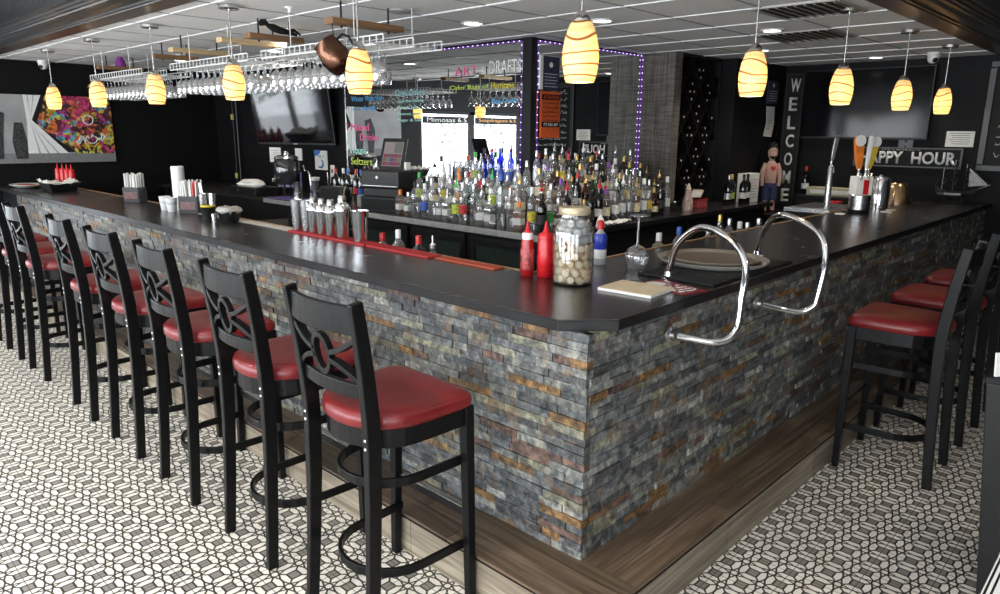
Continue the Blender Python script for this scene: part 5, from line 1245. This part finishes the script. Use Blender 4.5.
def straw_caddy(loc, rz, lab, n, redstraw):
    t = thing('straw_caddy', lab, 'caddy', loc, rz); g = MB()
    for a in (-1, 1): g.bb(a * .075 - .003, a * .075 + .003, -.055, .055, 0, .13)
    for b in (-1, 1): g.bb(-.072, .072, b * .055 - .003, b * .055 + .003, 0, .13)
    g.bb(-.003, .003, -.052, .052, 0, .13); g.bb(-.072, .072, -.052, .052, 0, .006); g.build('box', M_BLKP, t)
    g = MB(); g.bb(-.06, .06, -.0595, -.058, .03, .09); g.build('front_label', pm('dull_label', (.12, .05, .05), .5, var=.5), t)
    rg = random.Random(n); k = 0
    src = None
    for ix in range(8):
        for iy in range(5):
            x, y = -.062 + ix * .0175 + rg.uniform(-.003, .003), -.042 + iy * .021
            if abs(x) < .006: continue
            lean = rg.uniform(-.10, .10); h = .235 + rg.uniform(-.012, .012)
            red = redstraw and ix == 6 and iy in (0, 1)
            o = rod((0, 0, 0), (lean * .12, rg.uniform(-.01, .01), h), .0062, 7).build('drinking_straw', M_RED if red else M_PAPER)
            M = Matrix.Rotation(rz, 4, 'Z'); o.location = Vector(loc) + M @ Vector((x, y, .0065)); o.rotation_euler = (0, 0, rz)
            nm = 'farther' if loc[1] > 5 else 'nearer'
            tag(o, ('red straw' if red else 'white wrapped straw') + ' standing in the %s black caddy on the bar' % nm, 'straw', ('red' if red else 'white') + ' straws in the %s caddy' % nm)
straw_caddy((.42, 5.30, ZT), R_(-55), 'black straw caddy alone on the bar nearer the painting', 5, False)
straw_caddy((.42, 4.12, ZT), R_(-55), 'black straw caddy beside the stacked white cups', 6, True)
t = thing('cup_stack', 'tall stack of white plastic cups beside the straw caddy', 'cup stack', (.44, 4.39, ZT)); g = MB(); pr = [(0, 0), (.035, 0), (.047, .115)]
for k in range(15): pr += [(.049, .115 + k * .0155), (.049, .121 + k * .0155), (.0472, .122 + k * .0155)]
pr += [(.044, .345), (.04, .25), (0, .25)]; g.lathe(pr, 26); g.build('cups', M_WHITE, t, smooth=30)
for i, (x, y) in enumerate(((.345, 4.45), (.335, 4.30))):
    t = thing('paper_cup', 'short white cup in front of the cup stack, ' + ('nearer the painting', 'nearer the straw caddy')[i], 'cup', (x, y, ZT), group='short white cups on the bar'); g = MB(); g.lathe([(0, 0), (.032, 0), (.043, .105), (.0445, .108), (.043, .11), (.041, .105), (.031, .006), (0, .006)], 22); g.build('cup', M_WHITE, t, smooth=50); g = MB(); g.lathe([(.0385, .055), (.0415, .078), (.0405, .078), (.0375, .055)], 22); g.build('printed_band', pm('cup_band', (.55, .55, .55), .5, var=.3), t)
t = thing('tool_cup', 'black cup holding steel tongs and tumblers beside the straw caddy', 'cup', (.32, 3.62, ZT)); g = MB(); g.lathe([(0, 0), (.042, 0), (.05, .10), (.052, .102), (.05, .104), (.046, .1), (.039, .008), (0, .008)], 24); g.build('cup', M_BLKP, t, smooth=50); g = MB(); g.lathe([(.0505, .092), (.0525, .098), (.0525, .104), (.0505, .106), (.048, .1)], 24); g.build('yellow_rim', CAPM['yellow'], t, smooth=40)
for i, (dx, dy, h) in enumerate(((-.015, .015, .22), (.018, -.012, .215))):
    o = MB().lathe([(0, 0), (.018, 0), (.026, .17), (.0262, .175), (.0245, .17), (.017, .004), (0, .004)], 18).build('steel_tumbler', M_STEEL, loc=(.32 + dx * 1.25, 3.62 + dy * 1.25, ZT + .012), smooth=50); o.rotation_euler = (-.12 * (1 if i else -1) * .5, .06 * (1 if i else -1), 0); tag(o, 'slim steel tumbler standing in the black cup, ' + ('nearer the caddy', 'nearer the ashtray')[i], 'tumbler', 'steel tumblers in the black cup')
t = thing('tongs', 'steel tongs leaning out of the black cup toward the straws', 'tongs', (.322, 3.655, ZT + .02))
for s in (-1, 1): MB().bar([(s * .004, 0, .0), (s * .009, .04, .12), (s * .004, .075, .235)], .010, .002, up=Vector((1, 0, 0))).build('arm', M_CHROME, t)
t = thing('ashtray_bowl', 'dark bowl heaped with crumpled napkins by the black cup', 'bowl', (.38, 3.42, ZT)); g = MB(); g.lathe([(0, 0), (.06, 0), (.075, .05), (.085, .075), (.082, .078), (.07, .05), (.055, .01), (0, .01)], 26); g.build('bowl', M_BLKP, t, smooth=50); g = MB(); rg = random.Random(2); n = 16
g.rings([[((r + rg.uniform(-.012, .012)) * math.cos(2 * PI * i / n), (r + rg.uniform(-.012, .012)) * math.sin(2 * PI * i / n), z + rg.uniform(-.006, .006)) for i in range(n)] for r, z in ((.066, .05), (.09, .078), (.082, .098), (.05, .105), (.02, .10))]); g.build('napkins', pm('grey_napkin', (.42, .41, .39), .8, var=.2), t, smooth=50)
o = MB().lathe([(0, 0), (.017, 0), (.019, .06), (.014, .066), (0, .067)], 14).build('salt_shaker', M_STEEL, loc=(.27, 3.42, ZT), smooth=40); tag(o, 'short steel shaker in front of the bowl of napkins', 'shaker')
t = thing('paper_runner', 'thin pale bar towel along the inner edge of the long counter', 'towel', (.455, 3.62, ZT)); g = MB(); g.bb(-.035, .045, -.92, .9, 0, .004); g.build('cloth', pm('grey_towel', (.40, .38, .35), .9), t, bevel=.001)
# red service mat with shakers
t = thing('service_mat', 'red rubber service mat under the steel cocktail shakers', 'mat', (.455, 2.26, ZT)); MB().bb(-.05, .05, -.40, .42, 0, .012).build('mat', M_REDMAT, t, bevel=.002); g = MB()
for i in range(40): g.bb(-.045, .045, -.39 + i * .02, -.382 + i * .02, .012, .0145)
g.build('ribs', M_REDMAT, t)
def shaker(loc, s, lab):
    t = thing('cocktail_shaker', lab, 'cocktail shaker', loc, group='steel cocktail shakers on the red mat'); t.scale = (s, s, s)
    g = MB(); g.lathe([(0, 0), (.032, 0), (.034, .004), (.045, .150), (.046, .154), (0, .154)], 26); g.build('tin', M_CHROME, t, smooth=45); g = MB(); g.lathe([(0, .154), (.0465, .154), (.046, .163), (.036, .185), (.023, .198), (.022, .2), (0, .2)], 26); g.build('strainer_top', M_CHROME, t, smooth=45)
    g = MB(); g.lathe([(0, .2), (.0225, .2), (.0215, .226), (.017, .234), (0, .235)], 20); g.build('cap', M_STEEL, t, smooth=45)
def tumbler(loc, h, r, m, lab, nm, cat='tumbler'):
    o = MB().lathe([(0, 0), (r * .72, 0), (r * .74, .004), (r, h - .004), (r * 1.02, h), (r * .97, h), (r * .70, .008), (0, .008)], 24).build(nm, m, loc=loc, smooth=45); return tag(o, lab, cat, 'steel and glass tumblers on the red mat')
zm = ZT + .0147
tumbler((.45, 2.63, zm), .19, .040, M_STEEL, 'tall tumbler at the painting end of the red mat', 'mixing_tumbler'); tumbler((.46, 2.535, zm), .19, .040, M_STEEL, 'tall tumbler second from the painting end of the red mat', 'mixing_tumbler')
for i, y in enumerate((2.44, 2.345, 2.25)): shaker((.45, y, zm), .93, 'steel cocktail shaker, %s of the three matching ones from the painting end' % ORD[i + 1])
shaker((.455, 2.135, zm), 1.06, 'largest steel cocktail shaker near the corner end of the red mat')
shaker((.49, 2.23, zm), .9, 'small steel shaker tucked behind the largest shaker on the red mat') if False else None
tumbler((.45, 1.955, zm), .175, .052, M_CHROME, 'wide open steel mixing tin at the corner end of the red mat', 'mixing_tin', 'mixing tin')
t = thing('service_mat', 'red bar mat littered with caps beyond the shakers toward the bar corner', 'mat', (.455, 1.58, ZT)); MB().bb(-.045, .05, -.26, .27, 0, .010).build('mat', M_REDMAT, t, bevel=.002); g = MB()
for i in range(26): g.bb(-.04, .045, -.25 + i * .02, -.242 + i * .02, .010, .0122)
g.build('ribs', M_REDMAT, t)
t = thing('service_mat', 'red-orange bar mat strip along the inner edge nearest the ketchup bottles', 'mat', (.462, 1.09, ZT)); MB().bb(-.03, .04, -.22, .2, 0, .008).build('mat', pm('orange_red_mat', (.42, .07, .025), .6, var=.2), t, bevel=.002); g = MB()
for i in range(20): g.bb(-.025, .035, -.21 + i * .02, -.202 + i * .02, .008, .0102)
g.build('ribs', pm('orange_red_mat', (.42, .07, .025), .6), t)
# speed rail behind the long side, ice bin
def speed_rail():
    t = thing('speed_rail', 'steel bottle rail fixed inside the long bar side under the rim', 'rail', (0, 0, 0)); g = MB(); g.bb(.53, .68, 1.0, 3.0, .85, .865); g.bb(.67, .68, 1.0, 3.0, .865, .95); g.build('trough', M_STEEL, t); MB().bb(.515, .53, 1.0, 3.0, .80, .95).build('bracket', M_STEEL, t)
    rg = random.Random(31)
    for i, y in enumerate((1.95, 1.8, 1.62, 1.5)):
        k = ('round', 'tall', 'flare', 'square')[i]
        bottle(k, GL[('clear', 'clear', 'dark', 'clear')[i]], CAPM[('red', 'white', 'red', 'silver')[i]], LAB[('red', 'cream', 'white', 'white')[i]], (.60, y, .866), '%s rail bottle with %s, %s from the shakers inside the long bar side' % (SHAPE[k], ('red cap', 'white cap', 'dark glass', 'pour spout')[i], ORD[i + 1]), 'bottles in the long rail', LQ['red'] if i == 0 else None, i == 3)
    t = thing('speed_rail', 'steel bottle rail fixed inside the short bar side behind the trays', 'rail', (0, 0, 0)); g = MB(); g.bb(1.2, 4.0, .72, .88, .84, .855); g.bb(1.2, 4.0, .87, .88, .855, .93); g.build('trough', M_STEEL, t); MB().bb(1.2, 4.0, .705, .72, .80, .93).build('bracket', M_STEEL, t)
    D = [('flare', 'clear', 'white', 'lime', 'yellow'), ('tall', 'clear', 'blue', 'blue', None), ('round', 'clear', 'silver', 'silver', None), ('slim', 'clear', 'gold', 'white', None), ('tall', 'clear', 'silver', 'cream', 'amber'), ('round', 'clear', 'white', 'yellow', 'yellow'), ('square', 'clear', 'silver', 'white', None), ('round', 'pale', 'silver', 'silver', None)]
    for i, (k, gm, cp, lb, lq) in enumerate(D):
        bottle(k, GL[gm], CAPM[cp], LAB[lb], ((1.75, 1.98, 2.35, 2.50, 2.64, 2.80, 2.92, 3.1)[i], .80, .856), '%s rail bottle with %s cap, %s from the corner inside the short bar side' % (SHAPE[k], cp, ORD[i + 1]), 'bottles in the short rail', LQ[lq] if lq else None)
speed_rail()
t = thing('ice_bin', 'black open bin beside the red mat inside the long bar side', 'bin', (.85, 3.45, 0)); g = MB(); a, b = .28, .48
pr = [(a * .85, b * .85, .80), (a, b, .99)]
g.rings([[(sx * p, sy * q, z) for sx, sy in ((-1, -1), (1, -1), (1, 1), (-1, 1))] for p, q, z in pr + [(a - .02, b - .02, .995), (a * .8, b * .8, .83)]]); g.build('bin', M_BLKP, t, bevel=.006); MB().bb(-.2, .2, -.38, .38, 0, .80).build('stand', M_BLKM, t)
for i in range(3):
    o = MB().lathe([(0, 0), (.03, 0), (.035, .02), (.02, .035), (0, .036)], 10, M=Matrix.Diagonal((1, .6, 1))).build('lemon_wedge', CAPM['yellow'], loc=(.80 + .07 * i, 3.15 + .12 * i, .832), rotz=i, smooth=50); tag(o, 'yellow lemon wedge in the black bin, ' + ('nearest the red mat', 'middle of three', 'farthest from the red mat')[i], 'lemon', 'lemon wedges in the black bin')
# ------------------------------------------------------------------ back counter under the television
ZBK = 1.0
def urn():
    t = thing('drink_urn', 'large glass drink dispenser with steel lid and tap under the television', 'drink dispenser', (2.12, 5.66, ZBK)); t.scale = (1, 1, .91)
    g = MB()
    for a in (0, 1, 2, 3): q = PI / 4 + a * PI / 2; g.tube([(.13 * math.cos(q), .13 * math.sin(q), 0), (.11 * math.cos(q), .11 * math.sin(q), .15)], .008, 6)
    g.tube([(.115 * math.cos(a), .115 * math.sin(a), .15) for a in [2 * PI * i / 24 for i in range(24)]], .008, 6, closed=True); g.build('stand', M_BLKM, t, smooth=60)
    g = MB(); g.lathe([(0, .155), (.125, .155), (.135, .17), (.135, .40), (.12, .43), (0, .43)], 32); g.build('tank', pm('dark_tank', (.03, .03, .032), .08, spec=.9), t, smooth=50)
    g = MB(); g.lathe([(0, .43), (.125, .43), (.13, .445), (.115, .47), (.03, .49), (.03, .52), (.02, .53), (0, .531)], 30); g.build('lid', M_STEEL, t, smooth=45)
    g = MB(); g.tube([(-.135, -.02, .21), (-.18, -.03, .21), (-.19, -.03, .18)], .012, 10); g.build('tap', M_CHROME, t, smooth=60)
urn()
t = thing('folded_towels', 'heap of white folded cloth on the black box left of the drink dispenser', 'towels', (1.98, 6.2, 1.0865)); g = MB(); rg = random.Random(6); n = 14
g.rings([[((rx + rg.uniform(-.02, .02)) * math.cos(2 * PI * i / n), (ry + rg.uniform(-.02, .02)) * math.sin(2 * PI * i / n), z) for i in range(n)] for rx, ry, z in ((.12, .22, .0), (.13, .24, .02), (.11, .2, .035), (.12, .17, .05), (.07, .1, .07))]); g.build('cloth', M_PAPER, t, smooth=60)
t = thing('black_box', 'black storage box carrying the white cloth under the television', 'box', (2.0, 6.15, ZBK)); MB().bb(-.16, .16, -.3, .3, 0, .085).build('box', M_BLKP, t, bevel=.008); MB().lathe([(0, 0), (.01, 0), (.01, .006), (0, .007)], 10, (-.16, .1, .045), Matrix.Rotation(-PI / 2, 3, 'Y')).build('knob', M_SILVER, t)
t = thing('tablet_stand', 'purple tablet propped beside the drink dispenser', 'tablet', (2.40, 6.10, 1.045)); t.scale = (1.15, 1.15, 1.0); t.rotation_euler = (0, R_(28), R_(60)); pu = pm('purple_case', (.09, .06, .22), .4)
MB().bb(-.01, .01, -.12, .12, 0, .2).build('case', pu, t, bevel=.004); MB().bb(-.0125, -.01, -.05, .06, .05, .14).build('screen', M_TVGLASS, t); MB().bb(.01, .07, -.05, .05, -.0, .012).build('foot', pu, t)
t = thing('steel_cup', 'plain steel cup in front of the drink dispenser', 'cup', (2.0, 5.25, ZBK)); g = MB(); g.lathe([(0, 0), (.05, 0), (.04, .17), (.042, .175), (0, .176)], 24); g.build('cup', M_STEEL, t, smooth=45); g = MB(); g.lathe([(.0505, .0), (.053, .0), (.052, .012), (.049, .012)], 24); g.build('rim', M_CHROME, t)
t = thing('purple_mat', 'flat purple and black drip mat under the steel cup', 'mat', (2.0, 5.42, ZBK)); MB().bb(-.16, .1, -.32, .2, 0, .004).build('mat', pm('purple_case', (.09, .06, .22), .4), t); MB().bb(-.17, .11, -.33, .21, 0, .0025).build('edge', M_BLKM, t)
t.location = (1.99, 5.45, ZBK); bpy.data.objects['steel_cup'].location.z = ZBK + .0045
t = thing('napkin_cup', 'steel cup stuffed with white napkins beside the wine bottles', 'cup', (2.30, 5.40, ZBK)); g = MB(); g.lathe([(0, 0), (.036, 0), (.052, .17), (.053, .173), (.050, .17), (.034, .006), (0, .006)], 22); g.build('cup', M_STEEL, t, smooth=45)
g = MB()
for i in range(6): g.box((-.025 + .01 * i, 0, .16), (.005, .07, .10), Matrix.Rotation((i - 2.5) * .07, 3, 'Y'))
g.build('napkins', M_PAPER, t)
t = thing('tool_holder', 'dark holder of slim bar tools between napkin cup and wine bottles', 'tool holder', (2.40, 5.28, ZBK)); g = MB(); g.lathe([(0, 0), (.035, 0), (.04, .12), (.037, .12), (.032, .006), (0, .006)], 18); g.build('cup', M_BLKP, t, smooth=45)
for i in range(4): rod((-.015 + .01 * i, .01 * (i % 2), .01), (-.025 + .02 * i, .02 * (i % 2), .24 + .02 * (i % 3)), .004, 6).build('tool', M_STEEL if i % 2 else M_BLKM, t)
t = thing('curved_faucet', 'thin curved steel faucet beside the drink dispenser', 'faucet', (2.22, 5.36, ZBK)); g = MB(); g.lathe([(0, 0), (.022, 0), (.022, .01), (.01, .02), (0, .022)], 14); g.build('base', M_CHROME, t, smooth=45)
g = MB(); g.tube([(0, 0, .015), (0, 0, .17), (0, .01, .24), (0, .04, .275), (0, .10, .27), (0, .135, .33)], .009, 8); g.build('spout', M_CHROME, t, smooth=60)
W = [('red', 'white'), ('white', 'white'), ('blue', 'white'), ('red', 'red'), ('blue', 'blue'), ('red', 'cream')]
for i, (c, l) in enumerate(W):
    bottle('wine', GL['dark'], CAPM[c], LAB[l], (2.40 + .02 * (i % 2), 5.15 - i * .115, ZBK), 'dark wine bottle, %s foil and %s label, %s from the drink dispenser' % (c, l, ORD[i + 1]), 'wine bottles between the dispenser and the register', rotz=-2.2, name='wine_bottle', s=1.04)
# sheets on the wall under the television
def sheet(y0, y1, z0, z1, m, lab, extra=None):
    t = thing('paper_sheet', lab, 'paper', (0, 0, 0)); MB().bb(2.640, 2.649, y0, y1, z0, z1).build('sheet', m, t)
    if extra: extra(t)
def x1(t):
    g = MB()
    for i in range(5): g.bb(2.6385, 2.6405, 6.73, 6.92 - .03 * (i % 2), 1.35 + i * .025, 1.355 + i * .025)
    g.build('print', pm('grey_print', (.25, .25, .25), .7), t)
def x2(t):
    b = pm('poster_blue', (.06, .16, .42), .5)
    MB().prism([(5.94, 1.48), (5.80, 1.48), (5.83, 1.44), (5.90, 1.41), (5.94, 1.42)], 0, .002, Matrix(((0, 0, -1, 2.64), (1, 0, 0, 0), (0, 1, 0, 0), (0, 0, 0, 1)))).build('blue_corner', b, t)
    g = MB(); g.tube([(2.639, 5.82 + .06 * math.cos(a), 1.33 + .045 * math.sin(a)) for a in [PI * .6 + i * PI * 1.2 / 10 for i in range(11)]], [.004, .008, .011, .013, .014, .014, .013, .011, .009, .006, .003], 6); g.build('blue_swirl', b, t)
    g = MB(); scribble(g, (2.639, 5.86, 1.40), (0, -1, 0), (0, 0, 1), .12, .03, (-1, 0, 0), 5, .002); g.build('print', b, t)
sheet(6.70, 6.97, 1.31, 1.49, M_PAPER, 'creased white papers pinned left of the dispenser under the television', x1)
sheet(6.21, 6.36, 1.35, 1.49, M_PAPER, 'small white paper pinned just right of the dispenser lid')
sheet(5.68, 5.93, 1.26, 1.475, M_PAPER, 'white poster with a blue swirl pinned under the television corner', x2)
t = thing('wall_switch', 'white switch plate below the corner of the television', 'switch', (2.642, 5.585, 1.255)); MB().bb(0, .008, -.04, .04, -.065, .065).build('plate', M_WHITE, t, bevel=.002); MB().bb(-.006, 0, -.01, .01, -.02, .02).build('toggle', M_BLKP, t)
# cash register: printer, drawer and tablet
def register():
    t = thing('cash_register', 'black cash drawer and receipt printer stack beside the clear bottles', 'cash register', (2.08, 3.78, ZBK), R_(14))
    MB().bb(-.17, .2, -.22, .22, 0, .13).build('drawer', M_BLKP, t, bevel=.006); MB().bb(-.172, -.17, -.19, .19, .02, .11).build('drawer_front', M_BLKM, t)
    MB().bb(-.15, .2, -.2, .2, .131, .205).build('printer_base', M_BLKP, t, bevel=.006); MB().bb(-.165, .2, -.21, .21, .206, .36).build('printer', M_BLKP, t, bevel=.01); g = MB(); g.lathe([(0, 0), (.014, 0), (.012, .003), (0, .003)], 14, (-.165, .03, .30), Matrix.Rotation(-PI / 2, 3, 'Y')); g.build('badge', M_WHITE, t)
    MB().bb(-.166, -.1645, -.19, .19, .225, .229).build('paper_slot', M_SILVER, t)
    t = thing('tablet_screen', 'tablet till with lit coloured buttons standing on the receipt printer', 'tablet', (2.08, 3.74, ZBK + .362), R_(14)); M = Matrix.Rotation(R_(18), 4, 'Y')
    g = MB(); g.bb(.02, .06, -.07, .07, 0, .02); g.box((.045, 0, .08), (.02, .05, .16), M.to_3x3()); g.build('stand', M_BLKP, t)
    T = Matrix.Translation((-.05, 0, .005)) @ M
    def slab(x0, x1, y0, y1, z0, z1): 
        g = MB(); g.bb(x0, x1, y0, y1, z0, z1); g.v = [tuple(T @ Vector(p)) for p in g.v]; return g
    slab(0, .016, -.135, .135, -.01, .285).build('case', M_BLKP, t, bevel=.004)
    sc = slab(-.002, 0, -.105, .105, .03, .25).build('screen', emit('till_white', (.80, .70, .68), .22), t)
    cols = [(.62, .28, .34), (.34, .26, .48), (.72, .20, .30), (.42, .60, .62), (.55, .22, .42), (.66, .36, .30)]; k = 0
    for j in range(3):
        for i in range(5):
            c = cols[(i * 2 + j * 3) % 6]; slab(-.0035, -.002, -.101 + i * .0405, -.064 + i * .0405, .036 + j * .036, .068 + j * .036).build('button', emit('till_%d' % ((i * 2 + j * 3) % 6), c, .2), sc)
    slab(-.0035, -.002, -.10, -.01, .15, .245).build('receipt_panel', emit('till_panel', (.52, .54, .50), .2), sc)
    for i, (y, h) in enumerate(((4.06, .11), (3.635, .07))):
        o = MB().bb(-.045 + .015 * i, .045 - .015 * i, -.05 + .015 * i, .05 - .015 * i, 0, h).build('card_reader', M_WHITE if i else pm('grey_plastic', (.25, .25, .25), .5), loc=((2.06, 2.12)[i], y + (.12, -.02)[i], (ZBK, 1.3625)[i]), bevel=.008); tag(o, ('grey card reader left of the cash register', 'white card reader on the receipt printer beside the tablet')[i], 'card reader')
register()
t = thing('terminal_screen', 'black rounded terminal in front of the wine bottles', 'terminal', (1.98, 4.55, ZBK), R_(8)); MB().bb(-.05, .07, -.17, .17, 0, .17).build('case', M_BLKP, t, bevel=.02); MB().bb(-.053, -.05, -.13, .13, .04, .15).build('face', M_BLKM, t)
t = thing('cable', 'tan cable dangling down in front of the cash register', 'cable', (0, 0, 0)); g = MB(); g.tube([(1.90, 4.22, 1.20), (1.86, 4.20, 1.17), (1.84, 4.19, 1.08), (1.835, 4.18, 1.01), (1.80, 4.18, 1.006)], .006, 6); g.build('cord', pm('tan_cord', (.45, .32, .2), .6), t, smooth=60); MB().box((1.90, 4.22, 1.21), (.02, .03, .03)).build('plug', M_BLKP, t)
o = None
for i in range(3):
    g = MB(); pr = [(0, 0), (.030, 0)]
    for k in range(6): pr += [(.038 + .0003 * k, .11 + k * .014), (.0405, .118 + k * .014)]
    pr += [(.036, .2), (.028, .05), (0, .05)]; o = g.lathe(pr, 18).build('glass_stack', M_GLASSW, loc=((2.47, 2.565, 2.50)[i], (3.46, 3.42, 3.345)[i], 1.2412), smooth=30)
    tag(o, 'stack of nested clear cups by the register, ' + ('nearest the register', 'middle stack', 'nearest the blue bottles')[i], 'cup stack', 'clear cup stacks beside the register')
# right part of the back bar
t = thing('figurine', 'pale patterned figurine at the dark end of the bottle rows', 'figurine', (4.12, 1.95, ZBK)); g = MB(); g.lathe([(0, 0), (.045, 0), (.05, .05), (.042, .11), (.028, .14), (.032, .165), (.022, .195), (0, .205)], 18); g.build('body', pm('figurine_paint', (.50, .36, .30), .5, var=.6, vscale=50), t, smooth=60); g = MB(); g.lathe([(0, .19), (.03, .196), (.02, .215), (.012, .24), (0, .25)], 14); g.build('hat', M_CREAM, t, smooth=60)
t = thing('red_box', 'red patterned box beside the figurine on the back bar', 'box', (4.42, 2.02, ZBK)); MB().bb(-.1, .1, -.06, .06, 0, .09).build('carton', pm('red_pattern', (.40, .06, .06), .5, var=.8, vscale=70), t, bevel=.003); MB().bb(-.102, .102, -.062, .062, .07, .09).build('lid', pm('red_lid', (.28, .03, .03), .5), t)
t = thing('tilted_card', 'pale card leaning diagonally behind the red box', 'card', (4.58, 2.16, ZBK)); t.rotation_euler = (0, R_(38), 0); MB().bb(-.004, .004, -.06, .06, 0, .19).build('card', M_CREAM, t); MB().bb(-.006, -.004, -.05, .05, .02, .17).build('face', M_PAPER, t)
for i, (x, y, k, c, l) in enumerate(((4.86, 1.92, 'wine', 'silver', 'silver'), (4.98, 1.95, 'wine', 'yellow', 'lime'), (5.06, 1.86, 'wine', 'black', 'white'), (5.19, 1.88, 'wine', 'black', 'white'))):
    bottle(k, GL['dark'], CAPM[c], LAB[l], (x, y, ZBK), 'dark wine bottle, %s foil and %s label, %s from the wine rack' % (c, l, ORD[i + 1]), 'wine bottles by the white carton', rotz=-2.4, name='wine_bottle')
t = thing('white_carton', 'white printed carton behind the last wine bottles of the back bar', 'box', (5.38, 1.96, ZBK)); MB().bb(-.13, .13, -.06, .06, 0, .30).build('carton', M_PAPER, t, bevel=.003); g = MB()
for i in range(7): g.bb(-.10, .10 - .03 * (i % 3), -.0615, -.0595, .05 + i * .03, .055 + i * .03)
g.build('print', pm('grey_print', (.25, .25, .25), .7), t)
t = thing('folded_cloth', 'white crumpled cloth hanging over the back bar edge below the bottles', 'cloth', (2.75, 1.775, ZBK + .001)); g = MB(); rg = random.Random(12); n = 10; vs = [(-.14 + .28 * i / n, -.03 + .09 * j / n, .008 + rg.uniform(0, .03)) for i in range(n + 1) for j in range(n + 1)]
g.add(vs, [(i * (n + 1) + j, (i + 1) * (n + 1) + j, (i + 1) * (n + 1) + j + 1, i * (n + 1) + j + 1) for i in range(n) for j in range(n)]); o = g.build('cloth', M_PAPER, t, smooth=80); o.modifiers.new('Solid', 'SOLIDIFY').thickness = .004
g = MB(); g.lathe([(0, 0), (.05, .0), (.035, .06), (.006, .10), (0, .102)], 12); o = g.build('folded_napkin', M_PAPER, loc=(2.64, 1.87, ZBK + .0), smooth=20); tag(o, 'white folded napkin standing on the cloth at the back bar edge', 'napkin'); o.rotation_euler = (0, 0, .4); o.location = (2.54, 1.795, ZBK + .001); o.scale = (.75, .75, .9)
# ------------------------------------------------------------------ dark stand at the right edge of the view
t = thing('host_stand', 'black stand flaring toward its top at the right edge of the view', 'stand', (0, 0, 0))
g = MB(); g.rings([[(1.065, -1.55, 0), (1.5, -1.55, 0), (1.5, -1.075, 0), (1.065, -1.075, 0)], [(1.012, -1.6, .85), (1.56, -1.6, .85), (1.56, -1.0, .85), (1.012, -1.0, .85)]]); g.build('body', M_BLKP, t, bevel=.004)
MB().bb(1.008, 1.564, -1.604, -.996, .85, .872).build('top', M_BLKM, t, bevel=.003)
MB().bb(1.1, 1.5, -1.54, -1.09, -.0, .02).build('foot', M_BLKM, t)
t = thing('menu', 'blue and white menu standing on the black flared stand', 'menu', (1.03, -1.02, .8735)); t.rotation_euler = (R_(-6), 0, R_(-35)); MB().bb(0, .24, -.004, .004, 0, .085).build('cover', M_PAPER, t); MB().bb(.02, .24, -.006, -.004, .0, .072).build('blue_panel', pm('menu_blue', (.06, .16, .36), .4), t)
def table():
    t = thing('side_table', 'white-topped table with black and white banded edge at the bottom right corner', 'table', (.1, -1.56, 0)); a, b = .48, .336
    MB().bb(-a, a, -b, b, .718, .748).build('top', M_BLKP, t, bevel=.002)
    def ring(o, w, m, n):
        g = MB()
        for p, q, r, s in ((-a + o, a - o, b - o - w, b - o), (-a + o, a - o, -b + o, -b + o + w), (-a + o, -a + o + w, -b + o + w, b - o - w), (a - o - w, a - o, -b + o + w, b - o - w)): g.bb(p, q, r, s, .748, .7495)
        g.build(n, m, t)
    ring(.003, .003, M_WHITE, 'white_band'); ring(.011, .006, M_WHITE, 'white_band'); MB().bb(-a + .022, a - .022, -b + .022, b - .022, .748, .7498).build('white_panel', M_WHITE, t)
    g = MB(); g.lathe([(0, 0), (.24, 0), (.24, .012), (.05, .03), (.035, .05), (.035, .70), (.10, .718), (0, .718)], 24); g.build('pedestal', M_BLKM, t, smooth=40)
table()
